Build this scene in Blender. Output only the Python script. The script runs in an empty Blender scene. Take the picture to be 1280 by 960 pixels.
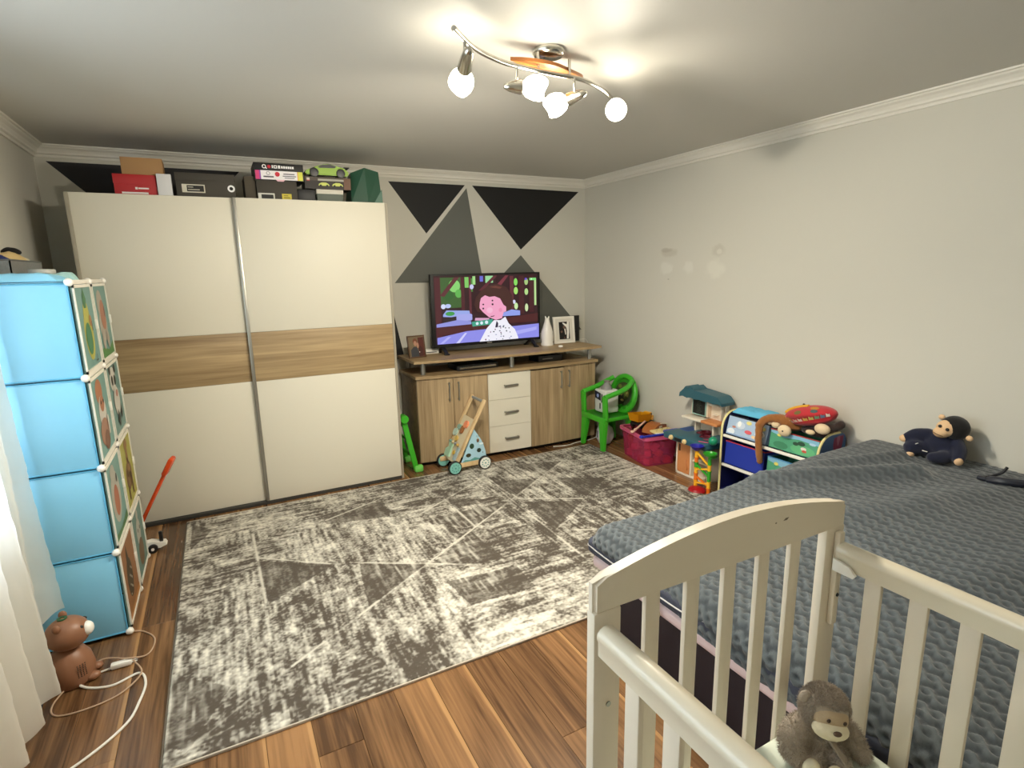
import bpy, bmesh, math, random
import numpy as np
from mathutils import Vector, Matrix, Euler, noise as mnoise

random.seed(7)
rng = np.random.default_rng(11)
scene = bpy.context.scene
COL = scene.collection

# ------------------------------------------------------------------ camera
cd = bpy.data.cameras.new('camera')
cam = bpy.data.objects.new('camera', cd)
COL.objects.link(cam)
cd.sensor_fit = 'HORIZONTAL'
cd.sensor_width = 36.0
cd.lens = 696.7 * 36.0 / 1280.0
cd.clip_start = 0.02
_right = Vector((0.8845, -0.4661, -0.0207)).normalized()
_fwd = Vector((0.4532, 0.8689, -0.1992)).normalized()
_up = _right.cross(_fwd).normalized()
_fwd = _up.cross(_right).normalized()
_m = Matrix((_right, _up, -_fwd)).transposed().to_4x4()
_m.translation = (0, 0, 1.49)
cam.matrix_world = _m
scene.camera = cam

# ------------------------------------------------------------------ world, window light, exposure
SKY_STRENGTH = 8.0
SHADE_GLOW = 24.0
SPOT_WATTS = 50.0
w = bpy.data.worlds.new('sky')
scene.world = w
w.use_nodes = True
_bg = w.node_tree.nodes['Background']
_bg.inputs[0].default_value = (0.72, 0.86, 1.0, 1)
_bg.inputs[1].default_value = SKY_STRENGTH
pl = bpy.data.lights.new('window_portal', 'AREA')
pl.shape = 'RECTANGLE'; pl.size = 1.38; pl.size_y = 1.9
pl.cycles.is_portal = True
po = bpy.data.objects.new('window_portal', pl)
COL.objects.link(po)
po.location = (-0.94, 1.45, 1.39)
po.rotation_euler = (0, math.radians(-90), 0)
scene.view_settings.view_transform = 'Standard'
scene.view_settings.look = 'None'
scene.view_settings.exposure = 0.36
scene.view_settings.gamma = 1.0
scene.view_settings.use_curve_mapping = False
scene.cycles.use_denoising = True
scene.cycles.max_bounces = 10
scene.cycles.diffuse_bounces = 5
scene.cycles.transparent_max_bounces = 16
scene.cycles.sample_clamp_indirect = 8.0
scene.cycles.caustics_reflective = False
scene.cycles.caustics_refractive = False

# ------------------------------------------------------------------ helpers: colour and materials
def lin(c):
    return c / 12.92 if c <= 0.04045 else ((c + 0.055) / 1.055) ** 2.4
def H(h):
    h = h.lstrip('#')
    return tuple(lin(int(h[i:i + 2], 16) / 255) for i in (0, 2, 4)) + (1.0,)
MATS = {}
def nn(m, t, **kw):
    n = m.node_tree.nodes.new(t)
    for k, v in kw.items(): setattr(n, k, v)
    return n
def mat(name, col, rough=0.5, metal=0.0, bump=0.0, bscale=200.0, vary=0.0, vscale=8.0, spec=0.5, trans=0.0, alpha=1.0,
        sheen=0.0, coat=0.0, stretch=(1, 1, 1)):
    """principled material with procedural tone variation and fine relief"""
    if name in MATS: return MATS[name]
    m = bpy.data.materials.new(name); m.use_nodes = True
    nt = m.node_tree; L = nt.links
    p = nt.nodes['Principled BSDF']
    c = H(col) if isinstance(col, str) else col
    p.inputs['Base Color'].default_value = c
    p.inputs['Roughness'].default_value = rough
    p.inputs['Metallic'].default_value = metal
    p.inputs['Specular IOR Level'].default_value = spec
    p.inputs['Transmission Weight'].default_value = trans
    p.inputs['Alpha'].default_value = alpha
    p.inputs['Sheen Weight'].default_value = sheen
    p.inputs['Coat Weight'].default_value = coat
    tc = nn(m, 'ShaderNodeTexCoord')
    mp = nn(m, 'ShaderNodeMapping'); mp.inputs['Scale'].default_value = stretch
    L.new(tc.outputs['Object'], mp.inputs['Vector'])
    if vary > 0:
        n = nn(m, 'ShaderNodeTexNoise'); n.inputs['Scale'].default_value = vscale; n.inputs['Detail'].default_value = 4
        L.new(mp.outputs[0], n.inputs['Vector'])
        mx = nn(m, 'ShaderNodeMix', data_type='RGBA')
        mx.inputs[6].default_value = tuple(x * (1 - vary) for x in c[:3]) + (1,)
        mx.inputs[7].default_value = tuple(min(1, x * (1 + vary)) for x in c[:3]) + (1,)
        L.new(n.outputs['Fac'], mx.inputs[0]); L.new(mx.outputs[2], p.inputs['Base Color'])
    if bump > 0:
        n2 = nn(m, 'ShaderNodeTexNoise'); n2.inputs['Scale'].default_value = bscale; n2.inputs['Detail'].default_value = 3
        L.new(mp.outputs[0], n2.inputs['Vector'])
        b = nn(m, 'ShaderNodeBump'); b.inputs['Strength'].default_value = bump; b.inputs['Distance'].default_value = 0.004
        L.new(n2.outputs['Fac'], b.inputs['Height']); L.new(b.outputs[0], p.inputs['Normal'])
    MATS[name] = m
    return m
def wood(name, light, dark, axis, rough=0.5, sc=1.0, coat=0.0, per_object=0.0, seam=0.0):
    """grain runs along axis 0/1/2"""
    if name in MATS: return MATS[name]
    m = bpy.data.materials.new(name); m.use_nodes = True
    L = m.node_tree.links; p = m.node_tree.nodes['Principled BSDF']
    p.inputs['Roughness'].default_value = rough; p.inputs['Coat Weight'].default_value = coat
    p.inputs['Coat Roughness'].default_value = 0.25
    tc = nn(m, 'ShaderNodeTexCoord'); oi = nn(m, 'ShaderNodeObjectInfo')
    add = nn(m, 'ShaderNodeVectorMath', operation='ADD')
    mul = nn(m, 'ShaderNodeMath', operation='MULTIPLY'); mul.inputs[1].default_value = 37.0
    L.new(oi.outputs['Random'], mul.inputs[0])
    L.new(tc.outputs['Object'], add.inputs[0]); L.new(mul.outputs[0], add.inputs[1])
    fac = []
    for s_long, s_cross, det, dist in ((0.9, 16, 3, 1.2), (3.5, 95, 5, 0.3), (0.35, 5, 2, 0.8)):
        mp = nn(m, 'ShaderNodeMapping')
        s = [s_cross * sc] * 3; s[axis] = s_long * sc
        mp.inputs['Scale'].default_value = s
        L.new(add.outputs[0], mp.inputs['Vector'])
        n = nn(m, 'ShaderNodeTexNoise'); n.inputs['Scale'].default_value = 1.0
        n.inputs['Detail'].default_value = det; n.inputs['Distortion'].default_value = dist
        L.new(mp.outputs[0], n.inputs['Vector']); fac.append(n)
    a = nn(m, 'ShaderNodeMath', operation='MULTIPLY_ADD'); a.inputs[1].default_value = 0.55
    b = nn(m, 'ShaderNodeMath', operation='MULTIPLY'); b.inputs[1].default_value = 0.35
    L.new(fac[1].outputs['Fac'], b.inputs[0]); L.new(fac[0].outputs['Fac'], a.inputs[0]); L.new(b.outputs[0], a.inputs[2])
    a2 = nn(m, 'ShaderNodeMath', operation='MULTIPLY_ADD'); a2.inputs[1].default_value = 0.3
    L.new(fac[2].outputs['Fac'], a2.inputs[0]); L.new(a.outputs[0], a2.inputs[2])
    last = a2
    if per_object:
        a3 = nn(m, 'ShaderNodeMath', operation='MULTIPLY_ADD'); a3.inputs[1].default_value = per_object; a3.inputs[2].default_value = -per_object / 2
        L.new(oi.outputs['Random'], a3.inputs[0])
        a4 = nn(m, 'ShaderNodeMath', operation='ADD'); L.new(a3.outputs[0], a4.inputs[0]); L.new(a2.outputs[0], a4.inputs[1]); last = a4
    cr = nn(m, 'ShaderNodeValToRGB')
    cr.color_ramp.elements[0].position = 0.42; cr.color_ramp.elements[0].color = H(dark)
    cr.color_ramp.elements[1].position = 0.78; cr.color_ramp.elements[1].color = H(light)
    L.new(last.outputs[0], cr.inputs['Fac']); L.new(cr.outputs[0], p.inputs['Base Color'])
    if seam:
        # pale printed strip of sapwood along one long edge of every board
        sx_ = nn(m, 'ShaderNodeSeparateXYZ'); L.new(tc.outputs['Object'], sx_.inputs[0])
        wob_ = nn(m, 'ShaderNodeMath', operation='MULTIPLY_ADD'); wob_.inputs[1].default_value = .03; L.new(fac[2].outputs['Fac'], wob_.inputs[0]); L.new(sx_.outputs['X'], wob_.inputs[2])
        mr = nn(m, 'ShaderNodeMapRange'); mr.inputs[1].default_value = seam * .5 + .000; mr.inputs[2].default_value = seam * .5 + .005; mr.inputs[3].default_value = 0; mr.inputs[4].default_value = .42
        L.new(wob_.outputs[0], mr.inputs[0])
        gt_ = nn(m, 'ShaderNodeMath', operation='GREATER_THAN'); gt_.inputs[1].default_value = .5; L.new(oi.outputs['Random'], gt_.inputs[0])
        gm_ = nn(m, 'ShaderNodeMath', operation='MULTIPLY'); L.new(gt_.outputs[0], gm_.inputs[0]); L.new(mr.outputs[0], gm_.inputs[1])
        mx = nn(m, 'ShaderNodeMix', data_type='RGBA'); mx.inputs[7].default_value = H('#c99c68'); L.new(gm_.outputs[0], mx.inputs[0]); L.new(cr.outputs[0], mx.inputs[6]); L.new(mx.outputs[2], p.inputs['Base Color'])
    bp = nn(m, 'ShaderNodeBump'); bp.inputs['Strength'].default_value = 0.12; bp.inputs['Distance'].default_value = 0.002
    L.new(fac[1].outputs['Fac'], bp.inputs['Height']); L.new(bp.outputs[0], p.inputs['Normal'])
    MATS[name] = m
    return m
def attr_mat(name, rough=0.55, emit=0.0, bump=0.0, bscale=300, sheen=0.0, spec=0.4):
    """flat print: colour from the mesh's own colour attribute"""
    if name in MATS: return MATS[name]
    m = bpy.data.materials.new(name); m.use_nodes = True
    L = m.node_tree.links; p = m.node_tree.nodes['Principled BSDF']
    a = nn(m, 'ShaderNodeVertexColor'); a.layer_name = 'tone'
    p.inputs['Roughness'].default_value = rough; p.inputs['Sheen Weight'].default_value = sheen
    p.inputs['Specular IOR Level'].default_value = spec
    if not emit: L.new(a.outputs['Color'], p.inputs['Base Color'])
    if emit:
        p.inputs['Base Color'].default_value = (.01, .01, .01, 1); L.new(a.outputs['Color'], p.inputs['Emission Color']); p.inputs['Emission Strength'].default_value = emit
    if bump:
        tc = nn(m, 'ShaderNodeTexCoord')
        n2 = nn(m, 'ShaderNodeTexNoise'); n2.inputs['Scale'].default_value = bscale; n2.inputs['Detail'].default_value = 4
        L.new(tc.outputs['Object'], n2.inputs['Vector'])
        b = nn(m, 'ShaderNodeBump'); b.inputs['Strength'].default_value = bump; b.inputs['Distance'].default_value = 0.004
        L.new(n2.outputs['Fac'], b.inputs['Height']); L.new(b.outputs[0], p.inputs['Normal'])
    MATS[name] = m
    return m

# ------------------------------------------------------------------ helpers: mesh building
class MB:
    def __init__(self): self.bm = bmesh.new()
    def _xf(self, vs, rot=None, loc=None):
        if rot is not None: bmesh.ops.rotate(self.bm, verts=vs, cent=(0, 0, 0), matrix=Euler(rot).to_matrix())
        if loc is not None: bmesh.ops.translate(self.bm, verts=vs, vec=loc)
    def box(self, lo, hi, bev=0.0, seg=2, rot=None, at=None):
        lo, hi = Vector(lo), Vector(hi)
        r = bmesh.ops.create_cube(self.bm, size=1.0)
        vs = r['verts']
        s = hi - lo
        for v in vs: v.co = Vector((v.co.x * s.x, v.co.y * s.y, v.co.z * s.z))
        if bev > 0:
            es = list({e for v in vs for e in v.link_edges})
            rr = bmesh.ops.bevel(self.bm, geom=es, offset=min(bev, 0.49 * min(abs(s.x), abs(s.y), abs(s.z))), segments=seg, affect='EDGES', profile=0.5)
            vs = list({v for f in rr['faces'] for v in f.verts} | {v for v in vs if v.is_valid})
            seen = set(vs); st = list(vs)
            while st:
                v = st.pop()
                for e in v.link_edges:
                    o = e.other_vert(v)
                    if o not in seen: seen.add(o); st.append(o)
            vs = list(seen)
        c = (lo + hi) / 2
        if rot is not None and at is not None:
            bmesh.ops.translate(self.bm, verts=vs, vec=c - Vector(at)); self._xf(vs, rot, at)
        else: self._xf(vs, rot, c)
        return self
    def bar(self, p0, p1, w, t, bev=0.0, up=(0, 0, 1)):
        """rectangular bar from p0 to p1, width w across, thickness t"""
        p0, p1 = Vector(p0), Vector(p1); d = p1 - p0; L = d.length
        z = d.normalized(); x = Vector(up).cross(z)
        if x.length < 1e-5: x = Vector((1, 0, 0)).cross(z)
        x.normalize(); y = z.cross(x)
        n0 = len(self.bm.verts)
        b2 = MB(); b2.box((-w / 2, -t / 2, 0), (w / 2, t / 2, L), bev)
        M = Matrix((x, y, z)).transposed().to_4x4(); M.translation = p0
        b2.bm.transform(M); self.merge(b2)
        return self
    def merge(self, other):
        me = bpy.data.meshes.new('tmp'); other.bm.to_mesh(me); other.bm.free()
        self.bm.from_mesh(me); bpy.data.meshes.remove(me)
        return self
    def tube(self, pts, r, n=10, cap=True):
        pts = [Vector(p) for p in pts]
        rs = r if isinstance(r, (list, tuple)) else [r] * len(pts)
        rings = []
        prev = None
        for i, p in enumerate(pts):
            a = pts[max(0, i - 1)]; b = pts[min(len(pts) - 1, i + 1)]
            t = (b - a).normalized()
            if prev is None:
                u = Vector((0, 0, 1)).cross(t)
                if u.length < 1e-3: u = Vector((1, 0, 0)).cross(t)
            else: u = prev - t * prev.dot(t)
            u.normalize(); prev = u; v = t.cross(u)
            rings.append([self.bm.verts.new(p + (u * math.cos(2 * math.pi * k / n) + v * math.sin(2 * math.pi * k / n)) * rs[i]) for k in range(n)])
        for i in range(len(rings) - 1):
            for k in range(n):
                self.bm.faces.new((rings[i][k], rings[i][(k + 1) % n], rings[i + 1][(k + 1) % n], rings[i + 1][k]))
        if cap:
            self.bm.faces.new(rings[0][::-1]); self.bm.faces.new(rings[-1])
        return self
    def cyl(self, p0, p1, r0, r1=None, n=20): return self.tube([p0, p1], [r0, r0 if r1 is None else r1], n)
    def lathe(self, prof, c=(0, 0, 0), axis=(0, 0, 1), n=24):
        """prof: list of (radius, height) along axis"""
        z = Vector(axis).normalized(); x = z.orthogonal().normalized(); y = z.cross(x); c = Vector(c)
        rings = []
        for r, h in prof:
            if r < 1e-6: rings.append([self.bm.verts.new(c + z * h)])
            else: rings.append([self.bm.verts.new(c + z * h + (x * math.cos(2 * math.pi * k / n) + y * math.sin(2 * math.pi * k / n)) * r) for k in range(n)])
        for a, b in zip(rings, rings[1:]):
            for k in range(n):
                k2 = (k + 1) % n
                if len(a) == 1 and len(b) == 1: continue
                if len(a) == 1: self.bm.faces.new((a[0], b[k2], b[k]))
                elif len(b) == 1: self.bm.faces.new((a[k], a[k2], b[0]))
                else: self.bm.faces.new((a[k], a[k2], b[k2], b[k]))
        return self
    def ell(self, c, r, rot=None, u=20, v=12):
        rr = r if isinstance(r, (list, tuple)) else (r, r, r)
        q = bmesh.ops.create_uvsphere(self.bm, u_segments=u, v_segments=v, radius=1.0)
        vs = q['verts']
        for x in vs: x.co = Vector((x.co.x * rr[0], x.co.y * rr[1], x.co.z * rr[2]))
        self._xf(vs, rot, c)
        return self
    def prism(self, poly, o, ux, uy, depth, n=None):
        """closed 2D polygon (u,v) on plane o,ux,uy pushed by depth along ux x uy"""
        o, ux, uy = Vector(o), Vector(ux), Vector(uy)
        nz = ux.cross(uy).normalized() if n is None else Vector(n)
        a = [self.bm.verts.new(o + ux * p[0] + uy * p[1]) for p in poly]
        b = [self.bm.verts.new(v.co + nz * depth) for v in a]
        self.bm.faces.new(a[::-1]); self.bm.faces.new(b)
        for i in range(len(a)):
            j = (i + 1) % len(a)
            self.bm.faces.new((a[i], a[j], b[j], b[i]))
        return self
    def grid(self, P):
        """P: array (n,m,3)"""
        n, m = len(P), len(P[0])
        vs = [[self.bm.verts.new(P[i][j]) for j in range(m)] for i in range(n)]
        for i in range(n - 1):
            for j in range(m - 1):
                self.bm.faces.new((vs[i][j], vs[i + 1][j], vs[i + 1][j + 1], vs[i][j + 1]))
        return self
    def xform(self, M): self.bm.transform(M); return self

INV = {}       # inverse frame of every thing, so parts can be given in room coordinates
def link(o): COL.objects.link(o); return o
def tag(o, label=None, cat=None, group=None, kind=None):
    if label: o['label'] = label
    if cat: o['category'] = cat
    if group: o['group'] = group
    if kind: o['kind'] = kind
    return o
def thing(name, label, cat, loc=(0, 0, 0), rz=0.0, group=None):
    o = bpy.data.objects.new(name, None)
    o.empty_display_size = 0.05
    link(o); o.location = loc; o.rotation_euler = (0, 0, rz)
    tag(o, label, cat, group)
    INV[o.name] = (Matrix.Translation(loc) @ Matrix.Rotation(rz, 4, 'Z')).inverted()
    return o
def finish(me, angle=35):
    me.polygons.foreach_set('use_smooth', [True] * len(me.polygons))
    if angle < 179: me.set_sharp_from_angle(angle=math.radians(angle))
def obj(name, mb, m, parent=None, local=False, angle=35, label=None, kind=None):
    bmesh.ops.recalc_face_normals(mb.bm, faces=mb.bm.faces[:])
    me = bpy.data.meshes.new(name); mb.bm.to_mesh(me); mb.bm.free()
    return mesh_obj(name, me, m, parent, local, angle, label, kind)
def mesh_obj(name, me, m, parent=None, local=False, angle=35, label=None, kind=None):
    o = bpy.data.objects.new(name, me); link(o)
    if m is not None: me.materials.append(m)
    finish(me, angle)
    if parent is not None:
        o.parent = parent
        M = INV.get(parent.name)
        if M is not None:
            if not local: me.transform(M)
            INV[o.name] = M
    if label: o['label'] = label
    if kind: o['kind'] = kind
    return o
def struct(name, mb, m, angle=35):
    o = obj(name, mb, m, angle=angle); o['kind'] = 'structure'; return o
def single(name, mb, m, label, cat, group=None, angle=35):
    """a thing that is one mesh"""
    o = obj(name, mb, m, angle=angle); INV[o.name] = Matrix.Identity(4)
    return tag(o, label, cat, group)
def copy_tree(o, parent=None):
    c = o.copy(); link(c)
    if parent is not None: c.parent = parent
    if o.name in INV: INV[c.name] = INV[o.name]
    for ch in list(o.children): copy_tree(ch, c)
    return c
def circle(cx, cy, rx, ry=None, n=20, a0=0.0, a1=2 * math.pi):
    ry = rx if ry is None else ry
    full = abs(a1 - a0 - 2 * math.pi) < 1e-6
    k = n if full else n + 1
    return [(cx + rx * math.cos(a0 + (a1 - a0) * i / n), cy + ry * math.sin(a0 + (a1 - a0) * i / n)) for i in range(k)]
def rrect(x0, y0, x1, y1, r, n=5):
    P = []
    for cx, cy, a in ((x1 - r, y1 - r, 0), (x0 + r, y1 - r, 90), (x0 + r, y0 + r, 180), (x1 - r, y0 + r, 270)):
        for i in range(n + 1):
            t = math.radians(a + 90 * i / n); P.append((cx + r * math.cos(t), cy + r * math.sin(t)))
    return P
def rect(x0, y0, x1, y1): return [(x0, y0), (x1, y0), (x1, y1), (x0, y1)]
def decal(name, parent, o, ux, uy, shapes, emit=0.0, step=0.0004, lift=0.0006, local=False, matname=None):
    """flat print of coloured polygons on the plane o + u*ux + v*uy (colours as hex)"""
    bm = bmesh.new(); cl = bm.loops.layers.float_color.new('tone')
    o, ux, uy = Vector(o), Vector(ux), Vector(uy); n = ux.cross(uy).normalized()
    for i, (c, poly) in enumerate(shapes):
        vs = [bm.verts.new(o + ux * p[0] + uy * p[1] + n * (lift + i * step)) for p in poly]
        f = bm.faces.new(vs); col = H(c)
        if f.normal.dot(n) < 0: pass
        for l in f.loops: l[cl] = col
        f.normal_update()
        if f.normal.dot(n) < 0: f.normal_flip()
    bmesh.ops.triangulate(bm, faces=bm.faces[:])
    me = bpy.data.meshes.new(name); bm.to_mesh(me); bm.free()
    return mesh_obj(name, me, attr_mat(matname or ('screen_glow' if emit else 'print_ink'), emit=emit), parent, local, 180)
def text(name, s, parent, o, ux, uy, size, m, depth=0.0008, local=False):
    cu = bpy.data.curves.new('t', 'FONT'); cu.body = s; cu.size = size; cu.align_x = 'CENTER'; cu.align_y = 'CENTER'; cu.extrude = depth; cu.resolution_u = 3
    to = bpy.data.objects.new('t', cu); COL.objects.link(to)
    dg = bpy.context.evaluated_depsgraph_get()
    me = bpy.data.meshes.new_from_object(to.evaluated_get(dg))
    bpy.data.objects.remove(to); bpy.data.curves.remove(cu)
    me.name = name; me.materials.clear()
    ux, uy = Vector(ux).normalized(), Vector(uy).normalized()
    M = Matrix((ux, uy, ux.cross(uy))).transposed().to_4x4(); M.translation = Vector(o)
    me.transform(M)
    return mesh_obj(name, me, m, parent, local)
def spline(pts, n=8):
    """Catmull-Rom through points"""
    P = [Vector(p) for p in pts]; out = []
    for i in range(len(P) - 1):
        a = P[max(0, i - 1)]; b = P[i]; c = P[i + 1]; d = P[min(len(P) - 1, i + 2)]
        for k in range(n):
            t = k / n
            out.append(0.5 * ((2 * b) + (c - a) * t + (2 * a - 5 * b + 4 * c - d) * t * t + (3 * b - a - 3 * c + d) * t ** 3))
    out.append(P[-1]); return out
def blob(name, prims, m, parent, voxel=0.006, smooth=4, rough=0.0, rscale=60, local=False):
    """one continuous soft body grown from ellipsoids ('e', c, r, rot) and tapered limbs ('l', pts, radii)"""
    mb = MB()
    for q in prims:
        if q[0] == 'e': mb.ell(q[1], q[2], q[3] if len(q) > 3 else None)
        else:
            pts, rs = q[1], q[2]
            mb.tube(spline(pts, 5) if len(pts) > 2 else pts, list(np.interp(np.linspace(0, 1, (len(pts) - 1) * 5 + 1 if len(pts) > 2 else 2), np.linspace(0, 1, len(rs)), rs)), 12)
            mb.ell(pts[0], rs[0]); mb.ell(pts[-1], rs[-1])
    me = bpy.data.meshes.new('tmp'); mb.bm.to_mesh(me); mb.bm.free()
    t = bpy.data.objects.new('tmp', me); COL.objects.link(t)
    md = t.modifiers.new('r', 'REMESH'); md.mode = 'VOXEL'; md.voxel_size = voxel
    sm = t.modifiers.new('s', 'SMOOTH'); sm.factor = 0.5; sm.iterations = smooth
    dg = bpy.context.evaluated_depsgraph_get()
    out = bpy.data.meshes.new_from_object(t.evaluated_get(dg))
    bpy.data.objects.remove(t); bpy.data.meshes.remove(me)
    out.name = name; out.materials.clear()
    if rough:
        for v in out.vertices: v.co += v.normal * rough * mnoise.noise(v.co * rscale)
    return mesh_obj(name, out, m, parent, local, 180)
def fur(name, src, count, length, m, parent, width=0.0012, droop=0.3, seed=1, keep=None):
    """short pile on a plush body: thin tapered blades, one mesh"""
    me = src.data; r = np.random.default_rng(seed)
    n = len(me.polygons); area = np.empty(n, 'f'); me.polygons.foreach_get('area', area)
    idx = r.choice(n, count, p=area / area.sum())
    V = []; F = []
    for i in idx:
        p = me.polygons[i]
        vs = [me.vertices[k].co for k in p.vertices]
        wts = r.dirichlet([1] * len(vs)); c = Vector((0, 0, 0))
        for wgt, v in zip(wts, vs): c += v * float(wgt)
        if keep is not None and not keep(c): continue
        nrm = p.normal
        d = (nrm + Vector(r.normal(0, 0.45, 3)) + Vector((0, 0, -droop))).normalized()
        s = d.orthogonal().normalized(); s.rotate(Matrix.Rotation(float(r.uniform(0, 6.28)), 3, d))
        k = len(V); l = length * float(r.uniform(0.6, 1.2))
        V += [c - s * width, c + s * width, c + d * l]; F.append((k, k + 1, k + 2))
    out = bpy.data.meshes.new(name); out.from_pydata(V, [], F)
    return mesh_obj(name, out, m, parent, True, 180, kind='stuff')
def vnoise(x, y, seed=0):
    """tileless value noise for arrays"""
    r = np.random.default_rng(seed).random((257, 257))
    xi = np.floor(x).astype(int); yi = np.floor(y).astype(int); fx = x - xi; fy = y - yi
    fx = fx * fx * (3 - 2 * fx); fy = fy * fy * (3 - 2 * fy)
    a = r[xi % 257, yi % 257]; b = r[(xi + 1) % 257, yi % 257]; c = r[xi % 257, (yi + 1) % 257]; d = r[(xi + 1) % 257, (yi + 1) % 257]
    return (a * (1 - fx) + b * fx) * (1 - fy) + (c * (1 - fx) + d * fx) * fy
def fbm(x, y, seed=0, o=4): return sum(vnoise(x * 2 ** k, y * 2 ** k, seed + k) / 2 ** (k + 1) for k in range(o)) / (1 - 0.5 ** o)
def grid_mesh(name, P, cols=None):
    """fast grid mesh from array (n,m,3)"""
    n, m = P.shape[:2]
    me = bpy.data.meshes.new(name)
    i = np.arange(n * m).reshape(n, m)
    q = np.stack([i[:-1, :-1], i[1:, :-1], i[1:, 1:], i[:-1, 1:]], -1).reshape(-1, 4)
    me.vertices.add(n * m); me.vertices.foreach_set('co', P.reshape(-1).astype('f'))
    me.loops.add(q.size); me.loops.foreach_set('vertex_index', q.reshape(-1).astype('i'))
    me.polygons.add(len(q)); me.polygons.foreach_set('loop_start', (np.arange(len(q)) * 4).astype('i'))
    me.update(calc_edges=True)
    if cols is not None:
        a = me.color_attributes.new('tone', 'FLOAT_COLOR', 'POINT')
        a.data.foreach_set('color', np.concatenate([cols.reshape(-1, 3), np.ones((n * m, 1))], 1).reshape(-1).astype('f'))
    return me

# ------------------------------------------------------------------ materials
M_ceil = mat('ceiling_paint', '#cbc8c1', 0.6, bump=0.05, bscale=60)
M_wall = mat('wall_paint', '#cfccc1', 0.7, bump=0.06, bscale=120)
M_trim = mat('crown_white', '#e6e2d8', 0.5)
M_black = mat('paint_black', '#0c0c0e', 0.6, bump=0.05)
M_greyp = mat('paint_grey', '#63655f', 0.65, bump=0.05)
M_white = mat('laminate_white', '#e0dac9', 0.5, bump=0.02, bscale=400)
M_greige = mat('edge_greige', '#a59d8c', 0.45)
M_alu = mat('brushed_aluminium', '#a8a79f', 0.35, 0.9)
M_dark = mat('dark_plastic', '#17171a', 0.4)
M_darkrail = mat('dark_rail', '#3a3936', 0.5)
M_chrome = mat('satin_chrome', '#c9c6bd', 0.22, 1.0)
M_oakh = wood('oak_horizontal', '#bda37a', '#856c4b', 0)
M_oakv = wood('oak_vertical', '#bfa681', '#846d4e', 2)
M_oakshade = wood('oak_shaded', '#8a7150', '#55432c', 0)  # sideboard oak darkened: deep shade on the side panels put into the colour
PW, PL = 0.1425, 2.05
M_floor = wood('floor_laminate', '#98704a', '#4d3420', 1, 0.26, 1.15, coat=0.2, per_object=0.22, seam=PW)
M_gap = mat('floor_underlay', '#3a2415', 0.8)
M_crib = mat('crib_lacquer', '#e3d7c3', 0.38, bump=0.02, bscale=90)
M_whitep = mat('white_plastic', '#efece4', 0.35)
M_pine = wood('toy_pine', '#e0c59a', '#c4a473', 2, 0.5, 1.6)
M_green = mat('green_plastic', '#3fae2a', 0.3)
M_blackf = mat('matt_black', '#0b0b0d', 0.7)

# ------------------------------------------------------------------ room
X0, X1, Y0, Y1, ZC = -0.87, 3.125, -0.62, 4.45, 2.285
fl = struct('floor', MB().box((X0 - .15, Y0 - .15, -.12), (X1 + .15, Y1 + .15, -0.004)), M_gap)
# laminate boards run away from the camera, each a piece of its own
b = MB().box((-PW / 2 + .0006, -PL / 2 + .0006, -.004), (PW / 2 - .0006, PL / 2 - .0006, 0), 0.0008, 1)
pm = None
nrow = int((X1 - X0 + 0.02) / PW) + 1
for i in range(nrow):
    x = X0 + PW * (i + .5)
    if x - PW / 2 > X1: continue
    off = ((i * 0.37) % 1.0) * PL
    y = Y0 - PL + off
    while y < Y1 + PL / 2:
        if y + PL / 2 > Y0:
            if pm is None:
                o = obj('plank', b, M_floor, fl); pm = o.data
            else:
                o = bpy.data.objects.new('plank', pm); link(o); o.parent = fl
            o.location = (x, y, 0)
        y += PL
struct('ceiling', MB().box((X0 - .15, Y0 - .15, ZC), (X1 + .15, Y1 + .15, ZC + .12)), M_ceil)
wb = struct('wall_back', MB().box((X0 - .15, Y1, 0), (X1 + .15, Y1 + .15, ZC)), M_wall)
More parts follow.
